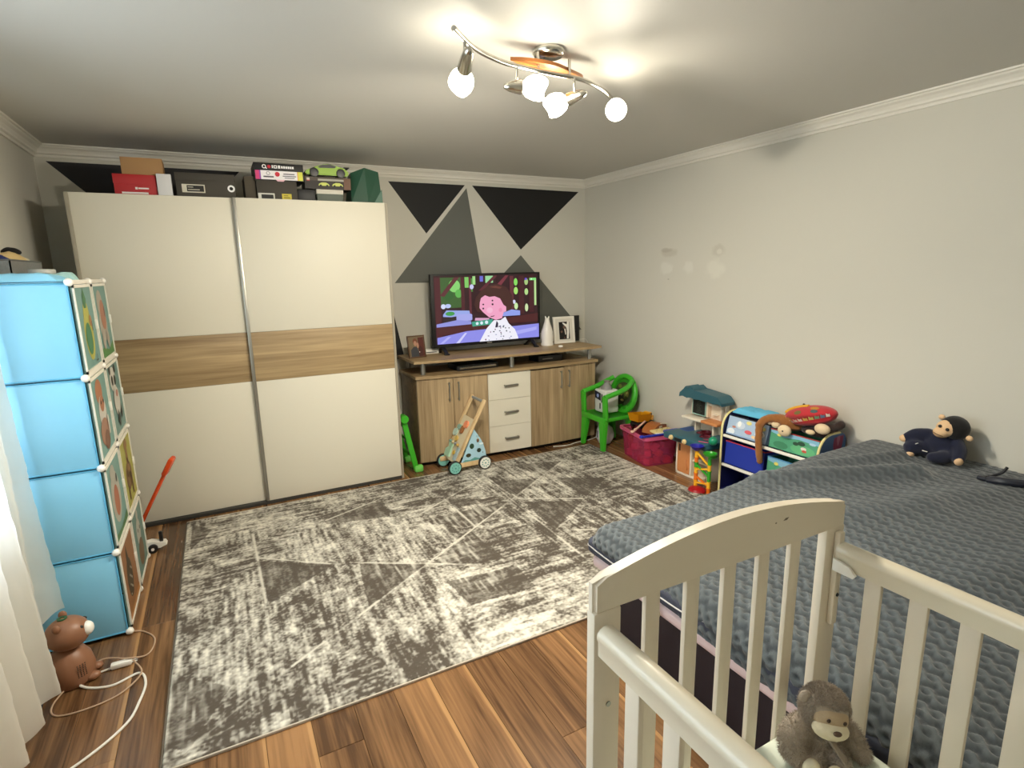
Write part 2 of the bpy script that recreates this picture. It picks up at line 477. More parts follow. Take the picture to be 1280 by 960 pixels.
# right wall with old filler patches
def wall_right_mat():
    m = mat('wall_paint_patched', '#cfccc1', 0.7, bump=0.06, bscale=120)
    L = m.node_tree.links; p = m.node_tree.nodes['Principled BSDF']
    tc = nn(m, 'ShaderNodeTexCoord'); no = nn(m, 'ShaderNodeTexNoise'); no.inputs['Scale'].default_value = 22
    L.new(tc.outputs['Object'], no.inputs['Vector'])
    prev = None; base = H('#cfccc1')
    for (y, z, ry, rz, c, a) in ((3.335, 1.60, .10, .035, '#b9b3a5', .55), (3.36, 1.62, .06, .022, '#a9a294', .5), (3.35, 1.485, .085, .05, '#dedcd3', .55),
                                 (3.12, 1.487, .055, .05, '#dddbd2', .5), (2.87, 1.475, .10, .07, '#dcd9cd', .6), (2.85, 1.60, .07, .045, '#b8b3a6', .45), (2.84, 1.59, .03, .02, '#d8d5ca', .7),
                                 (3.33, 1.40, .012, .006, '#8b8778', .5)):
        mp = nn(m, 'ShaderNodeMapping'); mp.inputs['Location'].default_value = (0, -y / ry, -z / rz); mp.inputs['Scale'].default_value = (0, 1 / ry, 1 / rz)
        L.new(tc.outputs['Object'], mp.inputs['Vector'])
        ln = nn(m, 'ShaderNodeVectorMath', operation='LENGTH'); L.new(mp.outputs[0], ln.inputs[0])
        ad = nn(m, 'ShaderNodeMath', operation='MULTIPLY_ADD'); ad.inputs[1].default_value = 0.9
        L.new(no.outputs['Fac'], ad.inputs[0]); L.new(ln.outputs['Value'], ad.inputs[2])
        mr = nn(m, 'ShaderNodeMapRange'); mr.inputs[1].default_value = 1.05; mr.inputs[2].default_value = 1.5; mr.inputs[3].default_value = a; mr.inputs[4].default_value = 0
        L.new(ad.outputs[0], mr.inputs[0])
        mx = nn(m, 'ShaderNodeMix', data_type='RGBA'); mx.inputs[6].default_value = base; mx.inputs[7].default_value = H(c)
        if prev is not None: L.new(prev, mx.inputs[6])
        L.new(mr.outputs[0], mx.inputs[0]); prev = mx.outputs[2]
    L.new(prev, p.inputs['Base Color'])
    return m
struct('wall_right', MB().box((X1, Y0 - .15, 0), (X1 + .15, Y1, ZC)), wall_right_mat())
struct('wall_front', MB().box((X0 - .15, Y0 - .15, 0), (X1, Y0, ZC)), M_wall)
WY0, WY1, WZ0, WZ1 = 0.50, 2.40, 0.70, 2.08
struct('wall_left', MB().box((X0 - .15, Y0, 0), (X0, WY0, ZC)).box((X0 - .15, WY1, 0), (X0, Y1, ZC))
       .box((X0 - .15, WY0, 0), (X0, WY1, WZ0)).box((X0 - .15, WY0, WZ1), (X0, WY1, ZC)), M_wall)
# window in the left wall
wf = MB()
for a in ((WY0, WZ0, WY1, WZ0 + .06), (WY0, WZ1 - .06, WY1, WZ1), (WY0, WZ0, WY0 + .06, WZ1), (WY1 - .06, WZ0, WY1, WZ1), ((WY0 + WY1) / 2 - .05, WZ0, (WY0 + WY1) / 2 + .05, WZ1)):
    wf.box((X0 - .11, a[0], a[1]), (X0 - .05, a[2], a[3]), .006)
win = struct('window_1', wf, M_whitep)
mg = bpy.data.materials.new('window_glass'); mg.use_nodes = True
_t = nn(mg, 'ShaderNodeBsdfTransparent'); _g = nn(mg, 'ShaderNodeBsdfGlossy'); _x = nn(mg, 'ShaderNodeMixShader'); _x.inputs[0].default_value = 0.06
_g.inputs['Roughness'].default_value = 0.02
mg.node_tree.links.new(_t.outputs[0], _x.inputs[1]); mg.node_tree.links.new(_g.outputs[0], _x.inputs[2])
mg.node_tree.links.new(_x.outputs[0], mg.node_tree.nodes['Material Output'].inputs['Surface'])
for s in (0, 1):
    ya = WY0 + .06 if s == 0 else (WY0 + WY1) / 2 + .05
    yb = (WY0 + WY1) / 2 - .05 if s == 0 else WY1 - .06
    obj('pane', MB().box((X0 - .085, ya, WZ0 + .06), (X0 - .079, yb, WZ1 - .06)), mg, win)
obj('window_sill', MB().box((X0 - .05, WY0 - .04, WZ0 - .025), (X0 + .06, WY1 + .04, WZ0 + .003), .006), M_whitep, win)
# crown moulding
prof = [(0, -.068), (.010, -.068), (.013, -.056), (.024, -.050), (.026, -.040), (.036, -.026), (.050, -.017), (.053, -.010), (.064, -.008), (.066, 0), (0, 0)]
def crown(name, a, b, inw):
    mb = MB(); a, b, inw = Vector(a), Vector(b), Vector(inw)
    va = [mb.bm.verts.new(a + inw * d + Vector((0, 0, z)) + (b - a).normalized() * d * 0) for d, z in prof]
    vb = [mb.bm.verts.new(b + inw * d + Vector((0, 0, z))) for d, z in prof]
    mb.bm.faces.new(va[::-1]); mb.bm.faces.new(vb)
    for i in range(len(prof)):
        j = (i + 1) % len(prof); mb.bm.faces.new((va[i], va[j], vb[j], vb[i]))
    return struct(name, mb, M_trim, 20)
crown('trim_1', (X0, Y1, ZC), (X1, Y1, ZC), (0, -1, 0))
crown('trim_2', (X1, Y0, ZC), (X1, Y1, ZC), (-1, 0, 0))
crown('trim_3', (X0, Y0, ZC), (X0, Y1, ZC), (1, 0, 0))
crown('trim_4', (X0, Y0, ZC), (X1, Y0, ZC), (0, 1, 0))
# painted triangles on the back wall
for nm, m, P in (('painted_triangle', M_black, [(1.278, 2.187), (1.921, 2.189), (1.568, 1.799)]),
                 ('painted_triangle', M_greyp, [(1.935, 2.167), (1.282, 1.412), (2.061, 1.400)]),
                 ('painted_triangle', M_black, [(1.986, 2.189), (3.05, 2.184), (2.437, 1.671)]),
                 ('painted_triangle', M_greyp, [(2.436, 1.623), (3.09, .92), (1.64, .92)]),
                 ('painted_triangle', M_black, [(1.236, 1.28), (1.327, .80), (.95, .80)]),
                 ('painted_triangle', mat('paint_charcoal', '#232225', 0.65), [(-.815, 2.195), (.24, 2.195), (-.28, 1.66)])):
    obj(nm, MB().prism(P, (0, Y1, 0), (1, 0, 0), (0, 0, 1), 0.0012, (0, -1, 0)), m, wb, label='%s painted triangle' % {'paint_black': 'black', 'paint_grey': 'mid grey', 'paint_charcoal': 'charcoal'}[m.name])

# ------------------------------------------------------------------ rug
RX0, RX1, RY0, RY1 = -0.31, 2.72, 1.785, 3.785
def make_rug():
    nx, ny = 640, 430
    xs = np.linspace(RX0, RX1, nx); ys = np.linspace(RY0, RY1, ny)
    X, Y = np.meshgrid(xs, ys, indexing='ij')
    big = fbm(X * 2.2, Y * 2.2, 3, 4)
    med = fbm(X * 9, Y * 9, 17, 3)
    sx = fbm(X * 3.2, Y * 55, 21, 3); sy = fbm(X * 55, Y * 3.2, 31, 3)
    fine = vnoise(X * 110, Y * 110, 41)
    mask = fbm(X * 1.6, Y * 1.6, 77, 2)
    st = np.where(mask > .5, sx, sy) * .6 + np.minimum(sx, sy) * .4
    sx2 = fbm(X * 9, Y * 70, 23, 3); sy2 = fbm(X * 70, Y * 9, 33, 3)
    st2 = np.where(mask > .5, sx2, sy2)
    mot = fbm(X * 26, Y * 26, 43, 3)
    t = .45 + (big - .5) * .95 + (med - .5) * .75 + (st - .42) * .75 + (st2 - .5) * 1.1 + (mot - .5) * .75 + (fine - .5) * .7
    thr = vnoise(X * 75, Y * 12, 53) * vnoise(X * 3, Y * 3, 57); t = t + (thr - .25) * .5
    t = .40 + (t - .5) * .98
    T = [[(0.9, 3.07), (1.58, 3.06), (1.21, 2.83)], [(0.84, 2.55), (1.17, 2.78), (1.19, 2.42), (1.05, 2.42)], [(1.63, 3.0), (1.97, 2.82), (1.59, 2.55)], [(1.59, 3.43), (1.93, 3.32), (1.68, 3.13), (1.62, 3.16)], [(0.51, 2.74), (0.81, 2.56), (0.46, 2.33)], [(0.84, 2.35), (1.21, 2.31), (1.2, 2.1), (0.87, 2.11)], [(1.22, 3.3), (1.57, 3.08), (1.19, 3.15)], [(2.03, 3.26), (2.34, 3.08), (2.03, 2.86)], [(1.9, 3.66), (2.28, 3.54), (1.97, 3.32)], [(0.04, 3.04), (0.39, 2.8), (0.06, 2.58)], [(0.43, 3.46), (0.83, 3.49), (0.81, 3.22), (0.44, 3.31)], [(-0.28, 3.36), (-0.17, 3.58), (-0.28, 3.73)], [(2.21, 3.16), (2.35, 3.07), (2.25, 3.0)], [(2.37, 2.96), (2.53, 2.67), (2.44, 2.58), (2.38, 2.82)], [(-0.31, 2.27), (-0.11, 2.08), (-0.24, 1.83), (-0.31, 1.89)], [(-0.24, 1.84), (-0.07, 1.86), (0.02, 1.91), (0.0, 1.86)], [(1.61, 2.38), (1.72, 2.37), (1.62, 2.25)], [(1.18, 1.91), (1.24, 1.81), (1.18, 1.86)]]
    Ls = [[(0.46, 2.32), (2.28, 3.54)], [(1.2, 3.31), (1.21, 2.83)], [(1.58, 3.13), (1.56, 2.2)], [(0.48, 2.77), (1.05, 2.42)], [(0.04, 3.08), (0.42, 2.78)], [(1.59, 3.08), (1.99, 2.85)], [(0.45, 3.37), (0.83, 3.53)], [(2.34, 3.18), (2.37, 2.51)], [(0.98, 3.16), (1.6, 3.54)], [(1.61, 3.49), (1.61, 3.15)], [(1.61, 2.56), (1.91, 2.73)], [(0.04, 3.39), (0.05, 2.59)], [(1.6, 2.55), (1.8, 2.44)], [(-0.25, 1.84), (-0.11, 1.87)], [(-.25, 1.83), (-.05, 1.98)], [(0.46, 2.32), (0.05, 2.05)]]
    wob = 0.012 * (fbm(X * 14, Y * 14, 9, 2) - .5)
    for P in T:
        P = np.array(P); inside = np.zeros_like(X, bool); j = len(P) - 1
        for i in range(len(P)):
            xi, yi = P[i]; xj, yj = P[j]
            c = ((yi > Y) != (yj > Y)) & (X + wob < (xj - xi) * (Y - yi) / (yj - yi + 1e-9) + xi); inside ^= c; j = i
        t = np.where(inside, 0.10 + (t - .46) * .38 + .5 * np.clip((thr - .42) * 3, 0, 1), t)
    for (ax, ay), (bx, by) in Ls:
        dx, dy = bx - ax, by - ay; l2 = dx * dx + dy * dy
        u = np.clip(((X - ax) * dx + (Y - ay) * dy) / l2, 0, 1)
        d = np.hypot(X - ax - u * dx, Y - ay - u * dy) + np.abs(wob) * .5
        k = np.clip(1.3 - d / .008, 0, 1) * (0.45 + .55 * (med > .42))
        t = t * (1 - k) + np.maximum(t, .85) * k
    t = np.clip(t, 0, 1)
    dark = np.array(H('#50483f')[:3]); lightc = np.array(H('#dcd7ca')[:3])
    C = dark + (lightc - dark) * t[..., None]
    edge = np.minimum(np.minimum(X - RX0, RX1 - X), np.minimum(Y - RY0, RY1 - Y))
    Z = 0.0095 + 0.0018 * fine + 0.001 * (med - .5)
    Z = np.where(edge < .001, 0.002, Z)
    me = grid_mesh('rug', np.stack([X, Y, Z], -1), C)
    return me
rug = mesh_obj('rug', make_rug(), attr_mat('rug_pile', 0.9, bump=0.5, bscale=420, sheen=0.1, spec=0.15), angle=180)
INV['rug'] = Matrix.Identity(4)
tag(rug, 'large grey and cream distressed rug with faceted triangle pattern on the floor', 'rug')
for ya in (RY0 - .006, RY1 - .001):
    obj('binding', MB().box((RX0, ya, .0005), (RX1, ya + .007, .0105), .002), mat('rug_binding', '#b5aa9a', 0.8), rug, label='pale stitched binding')
for xa in (RX0 - .004, RX1 - .001):
    obj('side_edge', MB().box((xa, RY0, .0005), (xa + .005, RY1, .009), .002), mat('rug_side', '#5f564a', 0.9), rug)

# ------------------------------------------------------------------ wardrobe
WX0, WX1, WF, WB, WT = -0.655, 1.092, 3.842, 4.425, 1.952
wd = thing('wardrobe', 'tall white two door sliding wardrobe with horizontal oak band', 'wardrobe', ((WX0 + WX1) / 2, 4.13, 0))
for x in (WX0, WX1 - .018): obj('side_panel', MB().box((x, WF + .012, 0), (x + .018, WB, WT - .001), .001), M_greige, wd, label='greige side panel')
obj('top_panel', MB().box((WX0 + .018, WF + .05, WT - .022), (WX1 - .018, WB, WT - .002)), M_greige, wd)
obj('back_panel', MB().box((WX0 + .018, WB - .01, .05), (WX1 - .018, WB, WT - .022)), M_dark, wd)
obj('bottom_panel', MB().box((WX0 + .018, WF + .05, .035), (WX1 - .018, WB - .01, .055)), M_greige, wd)
obj('bottom_rail', MB().box((WX0 + .018, WF + .004, 0), (WX1 - .018, WF + .05, .024), .002), M_darkrail, wd, label='dark bottom rail')
for k, (xa, xb, yf) in enumerate(((WX0 + .006, .172, WF + .022), (.150, WX1 - .022, WF))):
    d = obj('door', MB().box((xa, yf + .003, .026), (xb, yf + .018, WT)), M_greige, wd)
    obj('upper_panel', MB().box((xa + (0 if k == 0 else .02), yf, 1.146), (xb - (.02 if k == 0 else 0), yf + .004, WT), .0012), M_white, d)
    obj('wood_band', MB().box((xa + (0 if k == 0 else .02), yf, .833), (xb - (.02 if k == 0 else 0), yf + .004, 1.144), .0012), M_oakh, d, label='horizontal oak band')
    obj('lower_panel', MB().box((xa + (0 if k == 0 else .02), yf, .026), (xb - (.02 if k == 0 else 0), yf + .004, .831), .0012), M_white, d)
    xe = xb - .02 if k == 0 else xa
    obj('edge_profile', MB().box((xe, yf - .004, .026), (xe + .02, yf + .006, WT), .002), M_alu, d, label='slim grey metal edge profile')

# ------------------------------------------------------------------ boxes along the wardrobe top
TZ = WT + .0005
def boxthing(name, label, lo, hi, m, cat='box', lid=0.0, grp=None, rz=0.0, lidm=None):
    lo, hi = Vector(lo), Vector(hi); c = (lo + hi) / 2
    t = thing(name, label, cat, (c.x, c.y, lo.z), rz, grp)
    h = (hi - lo) / 2
    if lid:
        obj('carton', MB().box((-h.x + .002, -h.y + .002, 0), (h.x - .002, h.y - .002, h.z * 2 - .003), .001), m, t, True)
        obj('lid', MB().box((-h.x, -h.y, h.z * 2 - lid), (h.x, h.y, h.z * 2), .0015), lidm or m, t, True)
    else: obj('carton', MB().box((-h.x, -h.y, 0), (h.x, h.y, h.z * 2), .0015), m, t, True)
    return t, h
G = 'boxes on top of the wardrobe'
M_card = mat('kraft_card', '#a98257', 0.8, vary=.06)
M_red = mat('red_card', '#b01f22', 0.55)
M_charc = mat('charcoal_card', '#403b33', 0.7)
M_brownish = mat('taupe_card', '#4f473a', 0.8)
M_blackc = mat('black_card', '#0e0d0f', 0.5)
t, h = boxthing('shoe_box', 'red shoe box under the brown carton on the wardrobe', (-.43, 3.88, TZ), (-.225, 4.19, TZ + .108), M_red, lid=.05, grp=G)
M_w = mat('label_white', '#efefef', 0.5)
decal('label', t, (-h.x, -h.y, 0), (1, 0, 0), (0, 0, 1), [('#e9e3df', rect(.10, .028, .112, .040)), ('#e9e3df', rect(.115, .030, .165, .038)), ('#e9e3df', rect(.035, .004, .16, .013))], local=True)
boxthing('carton', 'small brown cardboard carton stacked on the red shoe box', (-.385, 3.90, TZ + .109), (-.185, 4.06, TZ + .202), M_card, lid=0, grp=G)
boxthing('small_box', 'plain white upright box beside the red shoe box on the wardrobe', (-.222, 3.865, TZ), (-.15, 3.94, TZ + .116), mat('white_card', '#d9d8da', 0.6), grp=G)
t, h = boxthing('shoe_box', 'charcoal shoe box with white label and finger hole on the wardrobe', (-.132, 3.875, TZ), (.178, 4.09, TZ + .132), M_charc, lid=.04, grp=G)
decal('label', t, (-h.x, -h.y, 0), (1, 0, 0), (0, 0, 1), [('#cfc9b8', rect(.03, .022, .148, .068)), ('#1d1b18', rect(.055, .028, .142, .062)), ('#b9b4a4', rect(.06, .05, .088, .055)), ('#b9b4a4', rect(.06, .036, .12, .041))], local=True)
obj('eyelet', MB().lathe([(.010, -.002), (.019, -.002), (.020, .002), (.010, .002), (.010, -.002)], (.132 - .0, -h.y - .001, .052), (0, -1, 0), 20), M_w, t, True, label='white ring around the finger hole')
obj('hole', MB().lathe([(0, .0012), (.011, .0012), (.011, -.001)], (.132, -h.y - .001, .052), (0, -1, 0), 16), M_blackf, t, True)
boxthing('shoe_box', 'taupe shoe box between the charcoal box and the pink-lidded stack', (.232, 3.90, TZ), (.292, 4.12, TZ + .135), M_brownish, grp=G)
t, h = boxthing('shoe_box', 'dark box with white and yellow stickers under the printed lid', (.296, 3.876, TZ), (.528, 4.10, TZ + .112), M_charc, grp=G)
decal('label', t, (-h.x, -h.y, 0), (1, 0, 0), (0, 0, 1), [('#cfcdc4', rect(.004, .001, .098, .036)), ('#191817', rect(.022, .004, .09, .028)), ('#c9b93a', rect(.14, .001, .196, .036)), ('#7f741f', rect(.15, .01, .186, .016)), ('#7f741f', rect(.15, .022, .176, .027))], local=True)
t, h = boxthing('gift_box', 'black box with pink and white printed front on the wardrobe', (.29, 3.872, TZ + .1125), (.575, 4.10, TZ + .213), M_blackc, grp=G)
q = [('#f2eef0', rect(.006, .004, .278, .056)), ('#d8407f', rect(.006, .004, .028, .056)), ('#9a4fb0', rect(.028, .004, .036, .056)), ('#d9d955', rect(.25, .004, .278, .056)), ('#e7a64a', rect(.246, .004, .251, .056)),
     ('#8d8890', circle(.078, .04, .011)), ('#f2eef0', circle(.078, .04, .008)), ('#5b5660', rect(.05, .016, .108, .024)), ('#c92238', circle(.13, .036, .014)), ('#6a6570', rect(.165, .036, .23, .042)), ('#6a6570', rect(.16, .024, .238, .029)), ('#6a6570', rect(.17, .014, .228, .018)),
     ('#e8b9c6', [(.118, .004), (.172, .004), (.162, -.006), (.128, -.006)]), ('#f4f2f2', circle(.058, .078, .012)), ('#0e0d0f', circle(.058, .078, .007)), ('#f4f2f2', [(.062, .072), (.068, .076), (.076, .066), (.070, .064)]), ('#c92238', circle(.086, .078, .010)),
     ('#f4f2f2', rect(.102, .07, .108, .088)), ('#f4f2f2', rect(.112, .069, .132, .087)), ('#0e0d0f', rect(.117, .074, .127, .082)), ('#f4f2f2', rect(.137, .069, .15, .087))] + [('#f4f2f2', rect(.155 + .0125 * i, .07, .165 + .0125 * i, .084)) for i in range(6)]
decal('printed_front', t, (-h.x, -h.y, 0), (1, 0, 0), (0, 0, 1), q, local=True)
boxthing('shoe_box', 'black box behind the pale drawer box under the model car', (.532, 3.90, TZ), (.64, 4.12, TZ + .072), M_blackc, grp=G)
t, h = boxthing('small_box', 'pale topped grey-green box under the model car box', (.645, 3.876, TZ), (.812, 4.05, TZ + .074), mat('greygreen_card', '#5a6257', 0.6), lid=.028, grp=G, lidm=mat('cream_card', '#cfcabc', 0.6))
t, h = boxthing('model_car_box', 'dark display box with two printed cars under a lime model car', (.578, 3.872, TZ + .0745), (.862, 4.02, TZ + .148), mat('display_box', '#2b2522', 0.35), grp=G)
q = [('#4b4038', rect(.0, .0, .284, .073)), ('#2c2623', rect(0, .0, .284, .05)), ('#c9bfb4', rect(.012, .052, .03, .066)), ('#b33a36', rect(.012, .046, .03, .052)), ('#a9a69a', rect(.08, .05, .24, .062)), ('#6a4b3a', rect(.24, 0, .284, .07))]
for cx in (.115, .20):
    q += [('#c8cf6a', [(cx - .034, .020), (cx - .03, .032), (cx - .012, .040), (cx + .014, .040), (cx + .03, .031), (cx + .035, .020)]), ('#141414', circle(cx - .02, .02, .007)), ('#141414', circle(cx + .02, .02, .007))]
decal('printed_front', t, (-h.x, -h.y, 0), (1, 0, 0), (0, 0, 1), q, local=True)
# lime model car standing on its box
cz = TZ + .149
t = thing('model_car', 'lime green model sports car on its display box above the wardrobe', 'toy car', (.72, 3.93, cz))
M_lime = mat('lime_paint', '#8bb028', 0.25, coat=.6)
body = [(-.132, .014), (-.135, .034), (-.105, .048), (-.064, .058), (-.03, .077), (.02, .083), (.066, .070), (.104, .054), (.134, .049), (.138, .025), (.134, .012)]
mb = MB().prism(body, (0, -.05, 0), (1, 0, 0), (0, 0, 1), .10, (0, 1, 0)); bmesh.ops.bevel(mb.bm, geom=mb.bm.edges[:], offset=.006, segments=2, affect='EDGES')
cb = obj('body', mb, M_lime, t, True)
obj('window_band', MB().prism([(-.056, .060), (-.028, .074), (.02, .079), (.060, .068), (.052, .058), (-.04, .055)], (0, -.0512, 0), (1, 0, 0), (0, 0, 1), .1024, (0, 1, 0)), M_dark, cb, True)
obj('spoiler', MB().box((.108, -.045, .063), (.144, .045, .069), .002).box((.115, -.03, .046), (.12, -.026, .064)).box((.115, .026, .046), (.12, .03, .064)), M_dark, t, True)
for x in (-.08, .085):
    for y in (-.05, .05):
        obj('wheel', MB().lathe([(0, -.01), (.017, -.011), (.027, -.009), (.027, .009), (.020, .011), (0, .01)], (x, y, .0272), (0, 1, 0), 18), M_dark, t, True)
# green gift bag
t = thing('gift_bag', 'dark green paper gift bag at the right end of the wardrobe top', 'bag', (.965, 3.99, TZ))
mb = MB()
lo = [(-.10, -.10), (.10, -.115), (.10, .09), (-.10, .10)]; hi = [(-.085, -.055), (.095, -.075), (.095, .05), (-.08, .055)]
va = [mb.bm.verts.new((x, y, 0)) for x, y in lo]; vb = [mb.bm.verts.new((x, y, .205 + .012 * ((i * 7) % 3 - 1))) for i, (x, y) in enumerate(hi)]
mid = [mb.bm.verts.new((0.005, -.118, 0.0)), mb.bm.verts.new((.0, -.088, .225))]
mb.bm.faces.new((va[0], mid[0], mid[1], vb[0])); mb.bm.faces.new((mid[0], va[1], vb[1], mid[1]))
mb.bm.faces.new((va[1], va[2], vb[2], vb[1])); mb.bm.faces.new((va[2], va[3], vb[3], vb[2])); mb.bm.faces.new((va[3], va[0], vb[0], vb[3])); mb.bm.faces.new((va[3], va[2], va[1], mid[0], va[0])); mb.bm.faces.new((vb[0], mid[1], vb[1], vb[2], vb[3]))
obj('bag_body', mb, mat('green_paper', '#1f4a36', 0.45, vary=.15, vscale=14), t, True, 15)
obj('folded_corner', MB().prism([(.0, 0.0), (.055, .0), (.06, .09)], (.045, -.125, .002), (1, 0, 0), (0, .25, 1), .002), mat('green_paper_light', '#5d7a6c', 0.5), t, True)

# ------------------------------------------------------------------ cube organizer
ox0, ox1, oy0, pit, nz = -0.853, -0.482, 2.655, 0.3695, 4
org = thing('cube_organizer', 'light blue plastic cube organizer with animal picture doors by the curtain', 'organizer', ((ox0 + ox1) / 2, oy0 + pit, 0))
def pane_mat():
    m = mat('blue_film', '#86c9ea', 0.32, bump=0.10, bscale=9, vary=.05, vscale=6)
    p = m.node_tree.nodes['Principled BSDF']; return m
M_film = pane_mat()
M_teal = mat('door_teal', '#83aaa0', 0.4); M_doors = {}
M_frame = mat('frame_white', '#e4e0d4', 0.4)
ft = 0.006
def panel(lo, hi, nrm):
    """film panel with its thin raised frame"""
    return obj('side_film', MB().box(lo, hi, .001), M_film, org)
zoff = 0.012
for k in range(nz):
    z0 = zoff + k * pit * .9945; z1 = z0 + pit * .9945
    for y in (oy0, oy0 + 2 * pit):
        s = panel((ox0 + .003, y - .0015, z0 + .003), (ox1 - .004, y + .0015, z1 - .003), 'y')
        r = MB()
        for a in (((ox0 + .003, z0 + .003), (ox1 - .004, z0 + .008)), ((ox0 + .003, z1 - .008), (ox1 - .004, z1 - .003)), ((ox0 + .003, z0 + .003), (ox0 + .008, z1 - .003)), ((ox1 - .009, z0 + .003), (ox1 - .004, z1 - .003))):
            r.box((a[0][0], y - .004, a[0][1]), (a[1][0], y + .004, a[1][1]), .0015)
        obj('film_rib', r, mat('blue_rib', '#5aaed6', 0.35), s)
    for j in range(2):
        obj('back_film', MB().box((ox0 - .0015, oy0 + j * pit + .01, z0 + .008), (ox0 + .0015, oy0 + (j + 1) * pit - .01, z1 - .008)), M_film, org)
    obj('divider_film', MB().box((ox0 + .012, oy0 + pit - .0015, z0 + .008), (ox1 - .012, oy0 + pit + .0015, z1 - .008)), M_film, org)
for k in range(nz + 1):
    z = zoff + k * pit * .9945
    for j in range(2):
        obj('shelf_film', MB().box((ox0 + .010, oy0 + j * pit + .010, z - .0015), (ox1 - .010, oy0 + (j + 1) * pit - .010, z + .0015)), M_film, org)
# round connector at every joint
kn = None
for k in range(nz + 1):
    for j in range(3):
        for x in (ox0, ox1):
            z = zoff + k * pit * .9945
            if kn is None:
                kn = obj('connector', MB().ell((0, 0, 0), (.0155, .0155, .0155), None, 12, 8), M_whitep, org, True); knm = kn.data; o = kn
            else:
                o = bpy.data.objects.new('connector', knm); link(o); o.parent = org
            o.location = (x - org.location.x, oy0 + j * pit - org.location.y, max(z, .0157))
def dim(h): return '#' + ''.join('%02x' % int(int(h[i:i + 2], 16) * .82) for i in (1, 3, 5))
arts = {
 # (row from top, column): background, shapes in unit square (u along the door away from the camera, v up)
 (0, 0): ('#86b3aa', [('#d2cf63', circle(.5, .40, .25, .30)), ('#d2cf63', circle(.5, .62, .17, .18)), ('#4f8a5c', [(.5, .95), (.6, .82), (.55, .72), (.42, .72), (.4, .85)]), ('#4f8f63', circle(.46, .36, .17, .19)), ('#c9925a', circle(.66, .56, .07)), ('#7a5a3a', rect(.70, .44, .73, .55)), ('#4d5a58', rect(.70, .06, .72, .15)), ('#4d5a58', rect(.66, .07, .77, .085))]),
 (0, 1): ('#86b3aa', [('#5d9a52', [(0, 0), (1, 0), (1, .2), (.6, .1), (.2, .16), (0, .12)]), ('#c9bfae', circle(.45, .45, .27, .22)), ('#c9bfae', circle(.40, .72, .20, .19)), ('#c98a6d', circle(.5, .58, .18, .2)), ('#8a5a48', circle(.62, .62, .04, .08)), ('#c9bfae', circle(.30, .25, .09, .12)), ('#c9bfae', circle(.6, .25, .09, .12))]),
 (1, 0): ('#86b3aa', [('#c98560', circle(.45, .78, .2, .15)), ('#e6e0d4', circle(.5, .52, .22, .2)), ('#c98560', circle(.52, .62, .13, .1)), ('#b98a72', circle(.45, .28, .26, .17)), ('#8a6048', circle(.5, .17, .16, .12)), ('#3a3a38', circle(.46, .64, .025)), ('#3a3a38', circle(.6, .64, .025)), ('#e6e0d4', rect(.66, .2, .74, .44))]),
 (1, 1): ('#7fa79f', [('#e9e6da', circle(.45, .76, .22, .17)), ('#2d3230', circle(.28, .9, .07, .06)), ('#2d3230', circle(.66, .88, .07, .06)), ('#2d3230', circle(.38, .75, .06, .07)), ('#2d3230', circle(.58, .73, .06, .07)), ('#e9e6da', circle(.5, .45, .22, .2)), ('#cf8f80', circle(.55, .55, .09, .05)), ('#2d3230', [(.35, .2), (.45, .34), (.55, .2), (.48, .08)]), ('#2d3230', [(.6, .26), (.7, .38), (.76, .24), (.68, .16)])]),
 (2, 0): ('#86b3aa', [('#c6c2b4', circle(.45, .5, .3, .33)), ('#c47a5c', circle(.45, .45, .16, .2)), ('#c6c2b4', circle(.4, .82, .15, .1)), ('#5f8a58', [(0, 0), (1, 0), (1, .14), (.5, .08), (0, .12)]), ('#45494a', circle(.6, .7, .04, .06))]),
 (2, 1): ('#c3bd58', [('#8d6a3a', circle(.5, .42, .26, .2)), ('#a57c45', rect(.45, .45, .62, .85)), ('#a57c45', circle(.54, .86, .14, .08)), ('#7a5a30', rect(.3, .1, .38, .4)), ('#7a5a30', rect(.62, .1, .7, .4)), ('#6b4c26', circle(.42, .46, .05)), ('#6b4c26', circle(.6, .40, .05)), ('#6b4c26', circle(.53, .62, .03, .05))]),
 (3, 0): ('#a9744a', [('#55452f', circle(.45, .45, .2, .26)), ('#55452f', [(.36, .62), (.42, .92), (.54, .62)]), ('#c78a4e', [(0, 0), (1, 0), (1, .12), (0, .1)])] + [('#d8d2bc', circle(.35 + .2 * ((i * 37) % 10) / 10, .26 + .04 * i, .022, .014)) for i in range(9)]),
 (3, 1): ('#7fa096', [('#d6d2c4', circle(.5, .6, .18, .2)), ('#8a6f52', circle(.5, .3, .22, .2)), ('#4a4036', circle(.44, .64, .03)), ('#4a4036', circle(.6, .64, .03)), ('#d6d2c4', circle(.5, .86, .08, .08))]),
}
